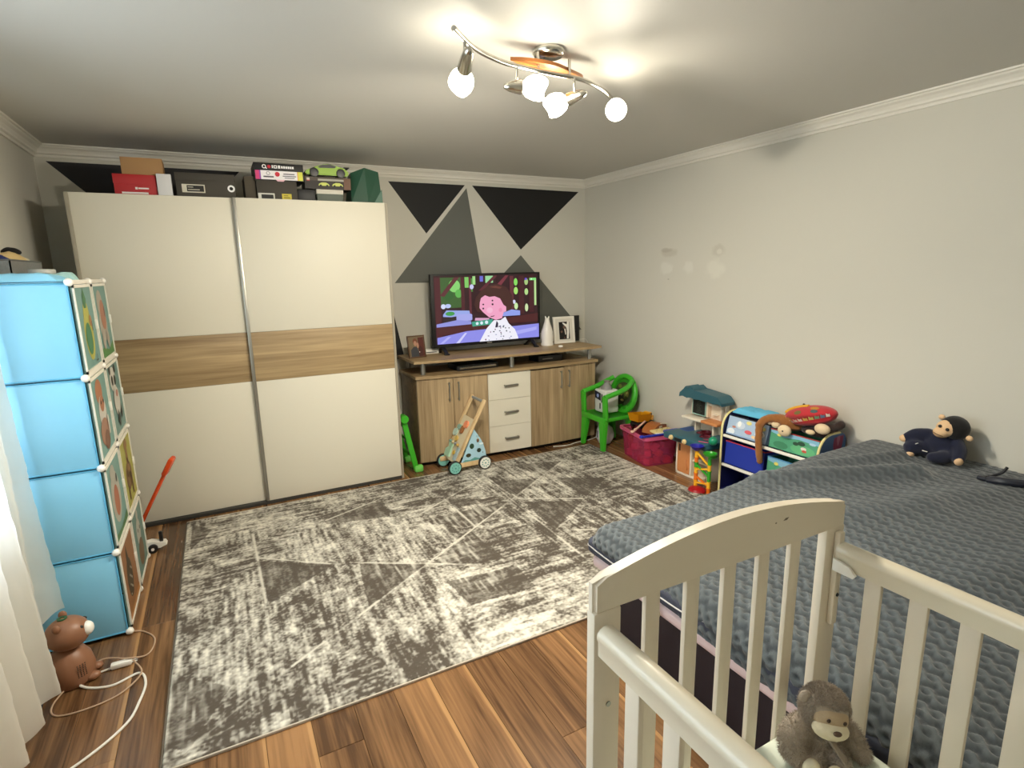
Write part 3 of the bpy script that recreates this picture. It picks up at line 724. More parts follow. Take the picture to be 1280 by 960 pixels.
for (r, c), (bgc, shapes) in arts.items():
    z0 = zoff + (nz - 1 - r) * pit * .9945; y0 = oy0 + c * pit
    o0 = (ox1 + .004, y0 + .012, z0 + .012); W = pit - .024
    fr = MB()
    for a in (rect(0, 0, W, .012), rect(0, W - .012, W, W), rect(0, 0, .012, W), rect(W - .012, 0, W, W)):
        fr.prism(a, o0, (0, 1, 0), (0, 0, 1), .006, (1, 0, 0))
    d = obj('door', MB().box((ox1 - .002, y0 + .014, z0 + .014), (ox1 + .005, y0 + pit - .014, z0 + pit - .014)), M_teal, org)
    obj('door_frame', fr, M_frame, d)
    decal('animal_print', d, (ox1 + .005, y0 + .014, z0 + .014), (0, 1, 0), (0, 0, 1), [(dim(bgc), rect(.01, .01, W - .014, W - .014))] + [(dim(cc), [(u * W, v * W) for u, v in P]) for cc, P in shapes])
    obj('door_latch', MB().box((ox1 + .004, y0 + pit - .03, z0 + pit * .5 - .02), (ox1 + .014, y0 + pit - .012, z0 + pit * .5 + .02), .003), M_whitep, d)
# strips between the rows on the door side
for k in range(nz + 1):
    z = zoff + k * pit * .9945
    obj('front_edge', MB().box((ox1 - .004, oy0 + .014, max(.001, z - .009)), (ox1 + .004, oy0 + 2 * pit - .014, z + .009), .002), M_frame, org)
OT = zoff + nz * pit * .9945 + .0022
# things on top of the organizer
t = thing('storage_bin', 'grey fabric storage bin full of clothes on top of the cube organizer', 'bin', (-.778, 3.16, OT))
bw, bl, bh = .074, .235, .092
mb = MB().box((-bw, -bl, 0), (bw, bl, .004)).box((-bw, -bl, 0), (-bw + .005, bl, bh)).box((bw - .005, -bl, 0), (bw, bl, bh)).box((-bw, -bl, 0), (bw, -bl + .005, bh)).box((-bw, bl - .005, 0), (bw, bl, bh))
obj('bin_body', mb, mat('grey_felt', '#7f7d78', 0.9, bump=.6, bscale=260, vary=.2, vscale=90), t, True)
obj('rim_seam', MB().box((-bw - .001, -bl - .001, bh - .006), (bw + .001, -bl + .002, bh + .001), .001).box((bw - .002, -bl, bh - .006), (bw + .001, bl, bh + .001), .001), mat('grey_felt_seam', '#5e5c58', 0.9), t, True)
def crumple(name, c, r, m, label, cat, seed=0, group=None, flat=0.4):
    mb = MB(); mb.ell((0, 0, 0), r, None, 36, 20)
    for v in mb.bm.verts:
        n = mnoise.noise(Vector((v.co.x * 22 + seed, v.co.y * 22, v.co.z * 22))); n2 = mnoise.noise(Vector((v.co.x * 60 + seed, v.co.y * 60, v.co.z * 60)))
        v.co *= 1 + .22 * n + .08 * n2
        v.co.z = max(v.co.z, -r[2] * flat)
    zmin = min(v.co.z for v in mb.bm.verts)
    bmesh.ops.translate(mb.bm, verts=mb.bm.verts[:], vec=(c[0], c[1], c[2] - zmin))
    return single(name, mb, m, label, cat, group, 180)
zc = OT + .05
crumple('folded_shirt', (-.79, 3.05, zc), (.05, .10, .052), mat('cloth_navy', '#1b2a63', 0.9), 'navy blue garment in the grey bin on the organizer', 'clothes', 1)
crumple('folded_shirt', (-.765, 3.16, zc), (.055, .13, .056), mat('cloth_mustard', '#cdb27c', 0.9), 'mustard yellow garment heaped in the grey bin on the organizer', 'clothes', 4)
crumple('folded_shirt', (-.775, 3.31, zc), (.05, .06, .052), mat('cloth_cream', '#c9c2a8', 0.9), 'cream garment at the far end of the grey bin', 'clothes', 9)
crumple('sock', (-.76, 3.20, zc + .07), (.032, .035, .02), mat('cloth_black', '#0c0c0d', 0.9), 'black crumpled sock on the yellow garment in the grey bin', 'clothes', 12)
t = thing('tin', 'round grey white lidded tin on the blue cloth of the organizer', 'tin', (-.63, 3.02, OT + .0))
obj('tin_body', MB().lathe([(0, 0), (.043, 0), (.044, .036), (.0, .036)], n=28), mat('tin_grey', '#a6a49b', 0.4), t, True)
obj('lid', MB().lathe([(0, .036), (.046, .036), (.046, .049), (.044, .052), (0, .052)], n=28), mat('tin_lid', '#b9b7ae', 0.4), t, True)
def cloth(name, x0, x1, y0, y1, z, hgt, m, label, seed):
    n, k = 36, 44
    u = np.linspace(0, 1, n); v = np.linspace(0, 1, k); U, V = np.meshgrid(u, v, indexing='ij')
    e = np.clip(np.minimum(np.minimum(U, 1 - U), np.minimum(V, 1 - V)) * 7, 0, 1); e = np.sin(e * np.pi / 2)
    f = fbm(U * 4 + seed, V * 4, seed, 3)
    X = x0 + (x1 - x0) * U + .012 * (fbm(U * 3, V * 3, seed + 5, 2) - .5); Yy = y0 + (y1 - y0) * V + .02 * (fbm(U * 3, V * 3, seed + 8, 2) - .5)
    Z = z + .001 + e * (hgt * (.55 + .6 * f))
    me = grid_mesh(name, np.stack([X, Yy, Z], -1)); o = mesh_obj(name, me, m, angle=180)
    sl = o.modifiers.new('s', 'SOLIDIFY'); sl.thickness = .003; sl.offset = 1
    INV[o.name] = Matrix.Identity(4)
    return tag(o, label, 'clothes')
cloth('folded_cloth', -.82, -.52, 2.68, 2.86, OT, .032, mat('cloth_skyblue', '#8fd0ee', 0.9, bump=.2, bscale=300), 'sky blue folded cloth at the near edge of the organizer top', 3)
cloth('folded_cloth', -.66, -.50, 2.87, 2.97, OT, .034, mat('cloth_mint', '#a9cfcb', 0.9, bump=.2, bscale=300), 'mint green crumpled cloth beside the tin on the organizer', 6)

# ------------------------------------------------------------------ curtain
def curtain():
    n, k = 220, 130
    ya, yb = 0.30, 2.615
    t_ = np.linspace(0, 1, n); h_ = np.linspace(0, 1, k); T_, Hh = np.meshgrid(t_, h_, indexing='ij')
    Y = ya + (yb - ya) * T_
    hem = np.where(Y > 2.42, .195, .058) + .012 * np.sin(Y * 23)
    s = np.clip((Y - 2.33) / .09, 0, 1); hem = .058 + (.195 - .058) * s + .01 * np.sin(Y * 27)
    ztop = 2.17
    Z = ztop + (hem - ztop) * Hh
    amp = .012 + .034 * Hh
    ph = Y * 2 * np.pi / .19 + 1.4 * np.sin(Y * 3.1)
    X = -.745 + .055 * Hh + amp * np.sin(ph + .7 * Hh) + .008 * np.sin(ph * 2.1 + 3 * Hh) + .010 * (fbm(Y * 6, Z * 3, 5, 3) - .5)
    back = np.exp(-((Y - 2.42) / .085) ** 4)
    X = X * (1 - back) + back * np.minimum(X, -.745 + .010 * np.sin(ph))
    Y2 = Y + .02 * Hh * np.cos(ph)
    Y2 = np.minimum(Y2, 2.625)
    crk = (fbm(Y * 38, Z * 30, 8, 3) - .5) * .008
    return grid_mesh('curtain', np.stack([X + crk, Y2, Z], -1))
m = bpy.data.materials.new('sheer_curtain'); m.use_nodes = True
L = m.node_tree.links; p = m.node_tree.nodes['Principled BSDF']; p.inputs['Base Color'].default_value = H('#f3efe6'); p.inputs['Roughness'].default_value = .9
tl = nn(m, 'ShaderNodeBsdfTranslucent'); tl.inputs[0].default_value = H('#f4f1ea')
tr = nn(m, 'ShaderNodeBsdfTransparent'); m1 = nn(m, 'ShaderNodeMixShader'); m1.inputs[0].default_value = .6; m2 = nn(m, 'ShaderNodeMixShader'); m2.inputs[0].default_value = .10
L.new(p.outputs[0], m1.inputs[1]); L.new(tl.outputs[0], m1.inputs[2]); L.new(m1.outputs[0], m2.inputs[1]); L.new(tr.outputs[0], m2.inputs[2])
L.new(m2.outputs[0], m.node_tree.nodes['Material Output'].inputs['Surface'])
ct = thing('curtain', 'white crinkled sheer curtain hanging before the window on the left', 'curtain', (-.74, 1.45, 0))
mesh_obj('curtain_cloth', curtain(), m, ct, angle=180)
obj('curtain_rod', MB().cyl((-.745, .22, 2.18), (-.745, 2.67, 2.18), .011, n=14).ell((-.745, .21, 2.18), .018).ell((-.745, 2.68, 2.18), .018), M_alu, ct)
for y in (.35, 2.5): obj('rod_bracket', MB().box((-.8698, y - .012, 2.16), (-.858, y + .012, 2.20), .002).cyl((-.865, y, 2.18), (-.745, y, 2.18), .006, n=10), M_alu, ct)

# ------------------------------------------------------------------ humidifier, cables, toys on the left
t = thing('humidifier', 'brown plastic animal shaped humidifier on the floor by the curtain', 'humidifier', (-.640, 2.43, 0))
M_brown = mat('brown_plastic', '#8e6247', 0.42)
obj('body', MB().lathe([(0, 0), (.066, 0), (.074, .01), (.078, .05), (.070, .095), (.052, .125), (.035, .14), (0, .145)], n=36), M_brown, t, True, 60)
hd = obj('head', MB().ell((.012, -.005, .20), (.070, .066, .062), None, 30, 18), M_brown, t, True, 60)
obj('muzzle', MB().ell((.074, -.012, .205), (.022, .026, .026), None, 18, 12), M_whitep, hd, True, 60, label='white muzzle')
for y in (-.034, .03): obj('eye', MB().ell((.060, y, .225), (.010, .007, .008), None, 12, 8), M_dark, hd, True, 60)
obj('mist_outlet', MB().lathe([(.008, .0), (.016, 0), (.016, .004), (.008, .004), (.008, 0)], (.005, -.005, .2605), (0, 0, 1), 20), mat('dark_green', '#2e5a35', 0.4), hd, True, label='dark green mist outlet')
for s in (-1, 1): obj('ear', MB().ell((-.005, s * .052 - .005, .25), (.014, .010, .016), None, 14, 10), M_brown, hd, True, 60)
obj('foot', MB().ell((.066, -.03, .016), (.028, .02, .016), None, 16, 10), M_brown, t, True, 60); obj('foot', MB().ell((.066, .03, .016), (.028, .02, .016), None, 16, 10), M_brown, t, True, 60)
gm = MB()
for i in range(4):
    for j in range(7):
        a = math.radians(-62 + i * 6.5); z = .045 + j * .0075; r = .0779
        gm.ell((r * math.cos(a), r * math.sin(a), z), (.0022, .0022, .0022), None, 6, 4)
obj('speaker_grille', gm, M_dark, t, True)
M_cord = mat('white_cord', '#e2ded4', 0.45)
M_cordb = mat('clear_cord', '#b79a80', 0.35)
zc = .0042
def cord(name, pts, r, m, label, cat='cable'):
    t = thing(name, label, cat, pts[0][:2] + (0,))
    obj('cord', MB().tube(spline(pts, 8), r, 8), m, t); return t
t = cord('extension_cable', [(-.82, 2.20, zc), (-.74, 2.33, zc), (-.66, 2.395, zc), (-.55, 2.425, zc), (-.495, 2.43, zc + .004)], .004, M_cord, 'white cable with inline plug lying before the humidifier')
obj('plug', MB().box((-.52, 2.415, .002), (-.45, 2.44, .024), .006).cyl((-.45, 2.421, .013), (-.432, 2.421, .013), .0022, n=8).cyl((-.45, 2.434, .013), (-.432, 2.434, .013), .0022, n=8), M_whitep, t)
t = cord('power_cable', [(-.625, 2.385, .016), (-.58, 2.345, zc), (-.50, 2.315, zc), (-.42, 2.345, zc), (-.392, 2.27, zc), (-.402, 2.17, zc), (-.43, 2.07, zc), (-.52, 1.97, zc), (-.62, 1.92, zc), (-.80, 1.95, zc)], .0046, M_cord, 'thick white cable curving along the floor towards the viewer')
obj('plug', MB().box((-.64, 2.372, .002), (-.612, 2.398, .028), .005), M_whitep, t)
cord('thin_cable', [(-.468, 2.655, .010), (-.43, 2.64, .0035), (-.385, 2.56, .0035), (-.40, 2.46, .0035), (-.46, 2.425, .030), (-.55, 2.47, .028), (-.62, 2.41, .018), (-.675, 2.31, .0035), (-.655, 2.235, .0035), (-.57, 2.22, .0035), (-.47, 2.25, .0035), (-.41, 2.33, .012), (-.44, 2.40, .028)], .003, M_cordb, 'thin translucent cable looped on the floor beside the humidifier')
crumple('floor_cloth', (-.775, 2.33, .0), (.07, .09, .022), mat('cloth_dark_blue', '#141c34', 0.8), 'dark blue cloth lying under the curtain hem', 'cloth', 21)
# push toy with orange handle and toy car behind the organizer
t = thing('push_toy', 'orange handled toy shovel leaning behind the cube organizer', 'toy', (-.50, 3.52, 0))
M_or = mat('orange_plastic', '#dd4c1e', 0.25)
obj('shaft', MB().bar((-.57, 3.56, .03), (-.345, 3.50, .45), .036, .016, .005), M_or, t)
obj('grip', MB().bar((-.36, 3.505, .42), (-.308, 3.495, .515), .080, .026, .012), M_or, t)
obj('blade', MB().box((-.63, 3.53, 0), (-.53, 3.59, .09), .01), mat('grey_plastic', '#9a988e', 0.4), t)
t = thing('toy_plane', 'white toy vehicle with black wheels on the floor behind the organizer', 'toy car', (-.455, 3.49, 0))
obj('body', MB().prism([(-.08, .025), (-.07, .055), (-.01, .06), (.03, .048), (.055, .045), (.062, .03), (.03, .018)], (-.455, 3.46, 0), (1, 0, 0), (0, 0, 1), .05, (0, 1, 0)), M_whitep, t)
for y in (3.447, 3.515): obj('wheel', MB().lathe([(0, -.009), (.012, -.01), (.024, -.008), (.024, .008), (.012, .01), (0, .009)], (-.46, y + .003, .0242), (0, 1, 0), 18), M_dark, t)
for y in (3.4365,): obj('hub', MB().lathe([(0, -.002), (.008, -.002), (.008, .003), (0, .003)], (-.46, y + .002, .0242), (0, 1, 0), 12), M_whitep, t)
obj('tail_fin', MB().box((-.428, 3.475, .045), (-.41, 3.495, .105), .004), M_dark, t)

# ------------------------------------------------------------------ sideboard
SX0, SX1, SB = 1.272, 2.868, 4.40
def sfy(x): return 3.921 - .061 * (x - 2) + .067 * (x - 2) ** 2
sb = thing('sideboard', 'oak sideboard with bowed front, white middle drawers and raised top shelf', 'sideboard', (2.07, 4.15, 0))
def bowslab(xa, xb, z0, z1, off=0.0, back=SB, n=28, boff=0.0):
    P = [(x, sfy(x) - off) for x in np.linspace(xa, xb, n)] + [(xb, back), (xa, back)]
    mb = MB().prism(P, (0, 0, z0), (1, 0, 0), (0, 1, 0), z1 - z0, (0, 0, 1)); return mb
def bowfront(xa, xb, z0, z1, th=.018, off=0.0, n=8):
    P = [(x, sfy(x) - off) for x in np.linspace(xa, xb, n)]; Q = [(x, sfy(x) - off + th) for x in np.linspace(xb, xa, n)]
    return MB().prism(P + Q, (0, 0, z0), (1, 0, 0), (0, 1, 0), z1 - z0, (0, 0, 1))
obj('side_panel', MB().box((SX0, sfy(SX0) + .02, .0), (SX0 + .018, SB, .698), .001), M_oakshade, sb); obj('side_panel', MB().box((SX1 - .018, sfy(SX1) + .02, 0), (SX1, SB, .698), .001), M_oakshade, sb)
obj('back_panel', MB().box((SX0 + .018, SB - .008, .03), (SX1 - .018, SB, .698)), M_oakshade, sb)
obj('bottom_panel', bowslab(SX0 + .018, SX1 - .018, .032, .05, -.02, SB - .008), M_oakshade, sb)
obj('plinth', bowfront(SX0 + .02, SX1 - .02, 0, .032, .02, -.05), mat('plinth_dark', '#231a12', 0.7), sb)
obj('base_top', bowslab(SX0 - .012, SX1 + .012, .699, .721, .022), M_oakh, sb)
obj('upper_shelf', bowslab(SX0 - .02, SX1 + .045, .818, .838, .03), M_oakh, sb)
for x, dy in ((SX0 + .07, .05), (2.07, .05), (SX1 - .03, .05), (SX0 + .07, .42), (2.07, .44), (SX1 - .03, .42)):
    obj('shelf_post', MB().cyl((x, sfy(x) + dy, .721), (x, sfy(x) + dy, .818), .019, n=20), M_alu, sb)
def handle(parent, x, z, vertical):
    y = sfy(x) - .022; L = .062 if not vertical else .075
    mb = MB()
    if vertical:
        mb.tube([(x, y, z - L), (x, y, z + L)], .0055, 10)
        for s in (-1, 1): mb.cyl((x, y, z + s * L * .86), (x, y + .026, z + s * L * .86), .005, n=8)
    else:
        mb.box((x - L, y - .004, z - .008), (x + L, y + .006, z + .008), .003)
        for s in (-1, 1): mb.box((x + s * L * .85 - .006, y, z - .006), (x + s * L * .85 + .006, y + .026, z + .006))
    obj('handle', mb, M_alu, parent)
for xa, xb, hx in ((1.274, 1.551, 1.515), (1.555, 1.834, 1.59), (2.215, 2.533, 2.50), (2.537, 2.866, 2.58)):
    top = .694 if xa != 2.215 else .682
    d = obj('door', bowfront(xa, xb, .036, top), M_oakv, sb)
    handle(d, hx, .585, True)
for k in range(3):
    z0 = .036 + k * .2193
    d = obj('drawer', bowfront(1.838, 2.211, z0 + .001, z0 + .2173), mat('drawer_white', '#e2dccb', 0.4), sb, label='white drawer front')
    handle(d, 2.03, z0 + .112, False)
# television
t = thing('television', 'flat black television showing a cartoon boy on the sideboard', 'television', (2.0, 4.235, .8385))
obj('casing', MB().box((1.50, 4.222, .893), (2.495, 4.262, 1.475), .004).box((1.70, 4.255, .93), (2.30, 4.285, 1.25), .01), mat('tv_black', '#070708', 0.55), t)
V0 = (1.5, 4.222, .915); UX, UY = (.995, 0, 0), (0, 0, .56)
BR = '#3a1219'
leaf = lambda x0, y0, x1, y1: rect(x0, y0, x1, y1)
sc = [('#2e1018', rect(.026, .004, .974, .975)),
 ('#3c5f2e', rect(.075, .52, .27, .95)), ('#86d070', circle(.20, .83, .05, .09)), ('#5fae50', circle(.235, .72, .03, .06)), ('#2f5f2c', circle(.14, .70, .05, .07)), ('#5d2630', [(.075, .70), (.20, .95), (.245, .95), (.11, .68)]),
 ('#4d1c24', rect(.03, .10, .08, .95)), ('#4d1c24', rect(.255, .42, .285, .95)),
 ('#7fc764', rect(.29, .80, .325, .95)), ('#4a8a3f', rect(.335, .74, .36, .93)), ('#9fd786', rect(.36, .84, .385, .96)), ('#6a6ad0', rect(.425, .88, .455, .96)), ('#5d2630', rect(.325, .42, .345, .95)),
 ('#98d69a', rect(.475, .86, .545, .96)), ('#c9c9ef', circle(.35, .81, .018, .035)), ('#5d2630', [(.41, .75), (.55, .96), (.585, .96), (.45, .75)]), ('#7a3440', [(.56, .80), (.66, .96), (.69, .96), (.60, .78)]),
 ('#5f2a33', rect(.70, .40, .735, .95)), ('#86d85f', circle(.757, .86, .018, .055)), ('#a6e070', circle(.757, .73, .02, .055)), ('#c8e8a8', circle(.757, .50, .018, .05)), ('#d7d7f4', circle(.738, .565, .014, .03)), ('#43161e', rect(.785, .38, .835, .95)),
 ('#a7c77c', circle(.858, .86, .018, .05)), ('#b3d98a', circle(.858, .71, .018, .05)), ('#c9dca8', circle(.858, .47, .016, .06)), ('#43161e', rect(.885, .40, .93, .95)), ('#b7dc93', rect(.935, .50, .955, .90)),
 ('#97a8e6', [(.09, .43), (.12, .49), (.32, .47), (.325, .42), (.16, .39), (.09, .40)]), ('#d4dcfa', circle(.095, .545, .02, .035)), ('#b9c6f2', circle(.135, .55, .025, .03)), ('#3f9a4a', circle(.15, .44, .04, .03)), ('#281a22', rect(.09, .30, .20, .385)),
 ('#a4a8e8', rrect(.203, .325, .343, .425, .02)), ('#8f93dc', [(.03, .255), (.03, .299), (.21, .345), (.33, .318), (.335, .272)]),
 ('#4a1a1e', [(.037, .248), (.49, .28), (.488, .185), (.042, .133)]), ('#d59fc0', [(.37, .36), (.50, .345), (.49, .31), (.365, .32)]),
 ('#3f9f86', [(.335, .305), (.53, .33), (.52, .25), (.343, .235)]), ('#dcecf4', circle(.385, .275, .013, .022)), ('#dcecf4', circle(.425, .28, .013, .024)), ('#dcecf4', circle(.47, .285, .015, .026)),
 ('#8f9fe8', [(.62, .36), (.63, .42), (.70, .455), (.79, .43), (.79, .36)]), ('#4a1a1e', [(.64, .33), (.965, .38), (.965, .25), (.69, .25)]),
 ('#8c8ce6', [(.03, .012), (.03, .106), (.288, .175), (.974, .215), (.974, .005)]), ('#b0b0f4', [(.05, .02), (.12, .11), (.15, .11), (.08, .02)]), ('#cfcff8', [(.19, .01), (.27, .15), (.29, .15), (.22, .01)]), ('#a9a9f2', [(.72, .12), (.95, .17), (.95, .12), (.72, .06)]),
 # cartoon boy
 ('#efeef8', [(.40, .005), (.43, .09), (.47, .198), (.537, .31), (.60, .305), (.645, .352), (.675, .25), (.735, .152), (.765, .03), (.765, .005)]),
 ('#43221f', [(.384, .45), (.362, .56), (.38, .66), (.425, .745), (.5, .825), (.574, .845), (.66, .79), (.715, .67), (.724, .54), (.70, .45), (.643, .42), (.52, .40)]),
 ('#6a3a32', [(.50, .80), (.56, .815), (.62, .79), (.60, .77), (.54, .785)]),
 ('#efa3c4', [(.408, .50), (.412, .58), (.424, .644), (.461, .682), (.50, .655), (.55, .662), (.60, .625), (.63, .53), (.655, .50), (.655, .43), (.63, .42), (.613, .332), (.556, .312), (.491, .359), (.438, .438)]),
 ('#e58db0', circle(.60, .455, .016, .03)), ('#f4b8d2', circle(.50, .46, .028, .042)),
 ('#2a1a26', circle(.442, .55, .008, .012)), ('#2a1a26', circle(.441, .49, .008, .014)), ('#2a1a26', circle(.527, .60, .008, .012)), ('#2a1a26', circle(.527, .545, .009, .015)),
 ('#4a1424', [(.50, .372), (.515, .36), (.535, .366), (.545, .385), (.53, .376)]), ('#2f2540', [(.545, .20), (.56, .30), (.575, .26), (.57, .20)])]
rr = random.Random(5)
for i in range(46):
    u = rr.uniform(.45, .72); v = rr.uniform(.02, .27)
    if v > .30 - abs(u - .6) * 1.6: continue
    sc.append((rr.choice(['#3d4a78', '#7a4a6a', '#2f3f36', '#8a8fb8', '#4d4d66']), circle(u, v, rr.uniform(.004, .009), rr.uniform(.006, .014), 6)))
sc += [('#7fe07a', rect(.875, .88, .94, .915)), ('#e8ffe8', rect(.89, .888, .90, .908)), ('#6a4ad0', rect(.83, .885, .85, .915))]
decal('screen', t, V0, UX, UY, sc, emit=0.78, matname='screen_glow')
for x, s in ((1.585, -1), (2.41, 1)):
    obj('stand_leg', MB().bar((x, 4.24, .90), (x - .03 * 0, 4.15, .845), .03, .014, .003).bar((x, 4.24, .90), (x, 4.33, .845), .03, .014, .003).box((x - .02, 4.135, .8386), (x + .02, 4.165, .85), .003).box((x - .02, 4.315, .8386), (x + .02, 4.345, .85), .003), M_dark, t)
obj('logo_plate', MB().box((1.975, 4.2195, .897), (2.02, 4.2225, .908), .001), M_alu, t)
# framed photos and other items on the shelf
def frame_thing(name, label, c, w_, h_, tilt, rz, m, mount, pic, th=.018, bw=.014):
    t = thing(name, label, 'photo frame', c, rz)
    R = Matrix.Rotation(-tilt, 4, 'X')
    fr = MB()
    for a in ((-w_ / 2, 0, w_ / 2, bw), (-w_ / 2, h_ - bw, w_ / 2, h_), (-w_ / 2, bw, -w_ / 2 + bw, h_ - bw), (w_ / 2 - bw, bw, w_ / 2, h_ - bw)):
        fr.box((a[0], -th / 2, a[1]), (a[2], th / 2, a[3]), .002)
    obj('frame', fr.xform(R), m, t, True)
    obj('backing', MB().box((-w_ / 2 + bw, -th / 2 + .006, bw), (w_ / 2 - bw, th / 2, h_ - bw)).xform(R), M_dark, t, True)
    o = R @ Vector((-w_ / 2 + bw, -th / 2 + .006, bw)); ux = Vector((w_ - 2 * bw, 0, 0)); uy = R @ Vector((0, 0, h_ - 2 * bw))
    decal('photo', t, o, ux, uy, pic, local=True, matname='photo_print')
    lg = math.tan(tilt) * h_ * .75 + .05
    obj('stand_leg', MB().bar(R @ Vector((0, th / 2, h_ * .7)), (0, lg + .01, .003), .03, .004), M_dark, t, True)
    return t
Zs = .8385
frame_thing('photo_frame', 'small brown framed photo of two people at the left end of the sideboard', (1.345, 4.16, Zs), .145, .175, .16, .12, mat('frame_brown', '#5b4028', 0.4), 0,
            [('#7a6a52', rect(0, 0, 1, 1)), ('#5b2a22', rect(.62, 0, 1, .95)), ('#3b3c42', [(.1, 0), (.1, .35), (.3, .5), (.52, .48), (.66, .1), (.66, 0)]), ('#7a4a35', circle(.42, .78, .15, .14)), ('#b98a72', circle(.42, .66, .10, .13)), ('#b98a72', circle(.58, .56, .07, .14)), ('#4a2420', [(.6, .4), (.72, .55), (.9, .4), (.9, 0), (.62, 0)]), ('#d8d2c8', circle(.66, .22, .03))], .016, .01)
frame_thing('photo_frame', 'white framed black and white couple photo at the right end of the sideboard', (2.745, 4.215, Zs), .215, .24, .12, -.05, mat('frame_white_gloss', '#ece8de', 0.3), 0,
            [('#d9d5ca', rect(0, 0, 1, 1)), ('#16120f', rect(.2, .08, .82, .86)), ('#efece4', [(.62, .1), (.66, .45), (.62, .62), (.42, .78), (.42, .84), (.66, .74), (.7, .88), (.8, .86), (.78, .4), (.74, .1)]), ('#6a5046', circle(.50, .62, .08, .07)), ('#e0d8cc', [(.5, .55), (.58, .55), (.6, .3), (.54, .28)]), ('#7a5a4a', circle(.34, .42, .06, .05)), ('#5a3a30', circle(.5, .15, .05, .05))], .02, .02)
t = thing('photo_frame', 'black upright frame standing behind the white framed photo', 'photo frame', (2.86, 4.30, Zs))
obj('frame', MB().box((2.72, 4.292, Zs), (2.955, 4.308, Zs + .235), .003), M_blackc, t); obj('stand_leg', MB().bar((2.86, 4.31, Zs + .15), (2.86, 4.37, Zs + .003), .03, .004), M_blackc, t)
t = thing('bird_figurine', 'white ceramic figurine between the television and the white frame', 'figurine', (2.545, 4.19, Zs))
obj('body', MB().lathe([(0, 0), (.055, 0), (.058, .012), (.05, .03), (.055, .07), (.052, .12), (.036, .17), (.024, .205), (.018, .235), (0, .242)], n=28), mat('ceramic_white', '#ece8e0', 0.25), t, True, 60)
obj('ear', MB().ell((-.012, 0, .235), (.008, .006, .024), (0, -.2, 0)), mat('ceramic_white', '', 0), t, True, 60); obj('ear', MB().ell((.014, 0, .235), (.008, .006, .022), (0, .25, 0)), mat('ceramic_white', '', 0), t, True, 60)
t = thing('router', 'flat white router box behind the left foot of the television', 'router', (1.53, 4.33, Zs))
obj('casing', MB().box((1.44, 4.29, Zs), (1.57, 4.37, Zs + .036), .006), M_whitep, t); obj('vent', MB().box((1.46, 4.2885, Zs + .012), (1.55, 4.2905, Zs + .018)), M_dark, t)
t = thing('set_top_box', 'black set-top box under the raised shelf of the sideboard', 'set-top box', (1.78, 4.12, .7215))
obj('casing', MB().box((1.62, 4.03, .7215), (1.98, 4.24, .765), .004), M_dark, t); obj('front_strip', MB().box((1.64, 4.0285, .735), (1.96, 4.0305, .75)), M_chrome, t)
t = thing('media_player', 'small dark media player under the right half of the raised shelf', 'media player', (2.48, 4.1, .7215))
obj('casing', MB().box((2.36, 4.03, .7215), (2.60, 4.20, .775), .004), M_dark, t); obj('slot', MB().box((2.40, 4.0285, .745), (2.50, 4.0305, .75)), M_alu, t)
t = thing('candle', 'tiny white tealight on the raised shelf in front of the figurine', 'candle', (2.575, 4.02, Zs))
obj('cup', MB().lathe([(0, 0), (.019, 0), (.02, .014), (.017, .014), (.017, .011), (0, .011)], n=20), M_whitep, t, True)
t = thing('wall_cable', 'thin white cable hanging down beside the right end of the sideboard', 'cable', (3.09, 4.35, 0))
obj('cord', MB().tube(spline([(2.90, 4.33, .8445), (2.99, 4.33, .8445), (3.075, 4.34, .83), (3.10, 4.35, .72), (3.085, 4.35, .5), (3.075, 4.35, .25), (3.07, 4.34, .02), (3.05, 4.20, .006), (3.0, 4.12, .006)], 8), .0035, 8), M_cord, t)
t = thing('floor_cable', 'thin white cable on the floor in front of the right sideboard doors', 'cable', (2.6, 3.9, 0))
obj('cord', MB().tube(spline([(2.42, 3.90, .005), (2.50, 3.875, .005), (2.57, 3.87, .005), (2.66, 3.895, .005), (2.80, 3.90, .005), (2.93, 3.95, .005)], 8), .0035, 8), M_cord, t)

# ------------------------------------------------------------------ folded green frame beside the wardrobe
t = thing('step_stool', 'green plastic folded stool leaning between wardrobe and sideboard', 'stool', (1.17, 4.0, 0))
for y in (3.93, 4.19):
    g = obj('side_bar', MB().bar((1.213, y, .012), (1.128, y, .445), .02, .042, .006), M_green, t)
    obj('foot', MB().box((1.195, y - .028, 0), (1.262, y + .028, .05), .012), mat('green_plastic_light', '#74c95c', 0.35), g, label='lighter green foot')
    obj('joint', MB().cyl((1.135, y - .034, .43), (1.135, y + .03, .43), .030, n=20), M_green, g)
for s in (.25, .55, .8): obj('rung', MB().cyl((1.213 - .085 * s, 3.93, .012 + .433 * s), (1.213 - .085 * s, 4.19, .012 + .433 * s), .010, n=10), M_green, t)

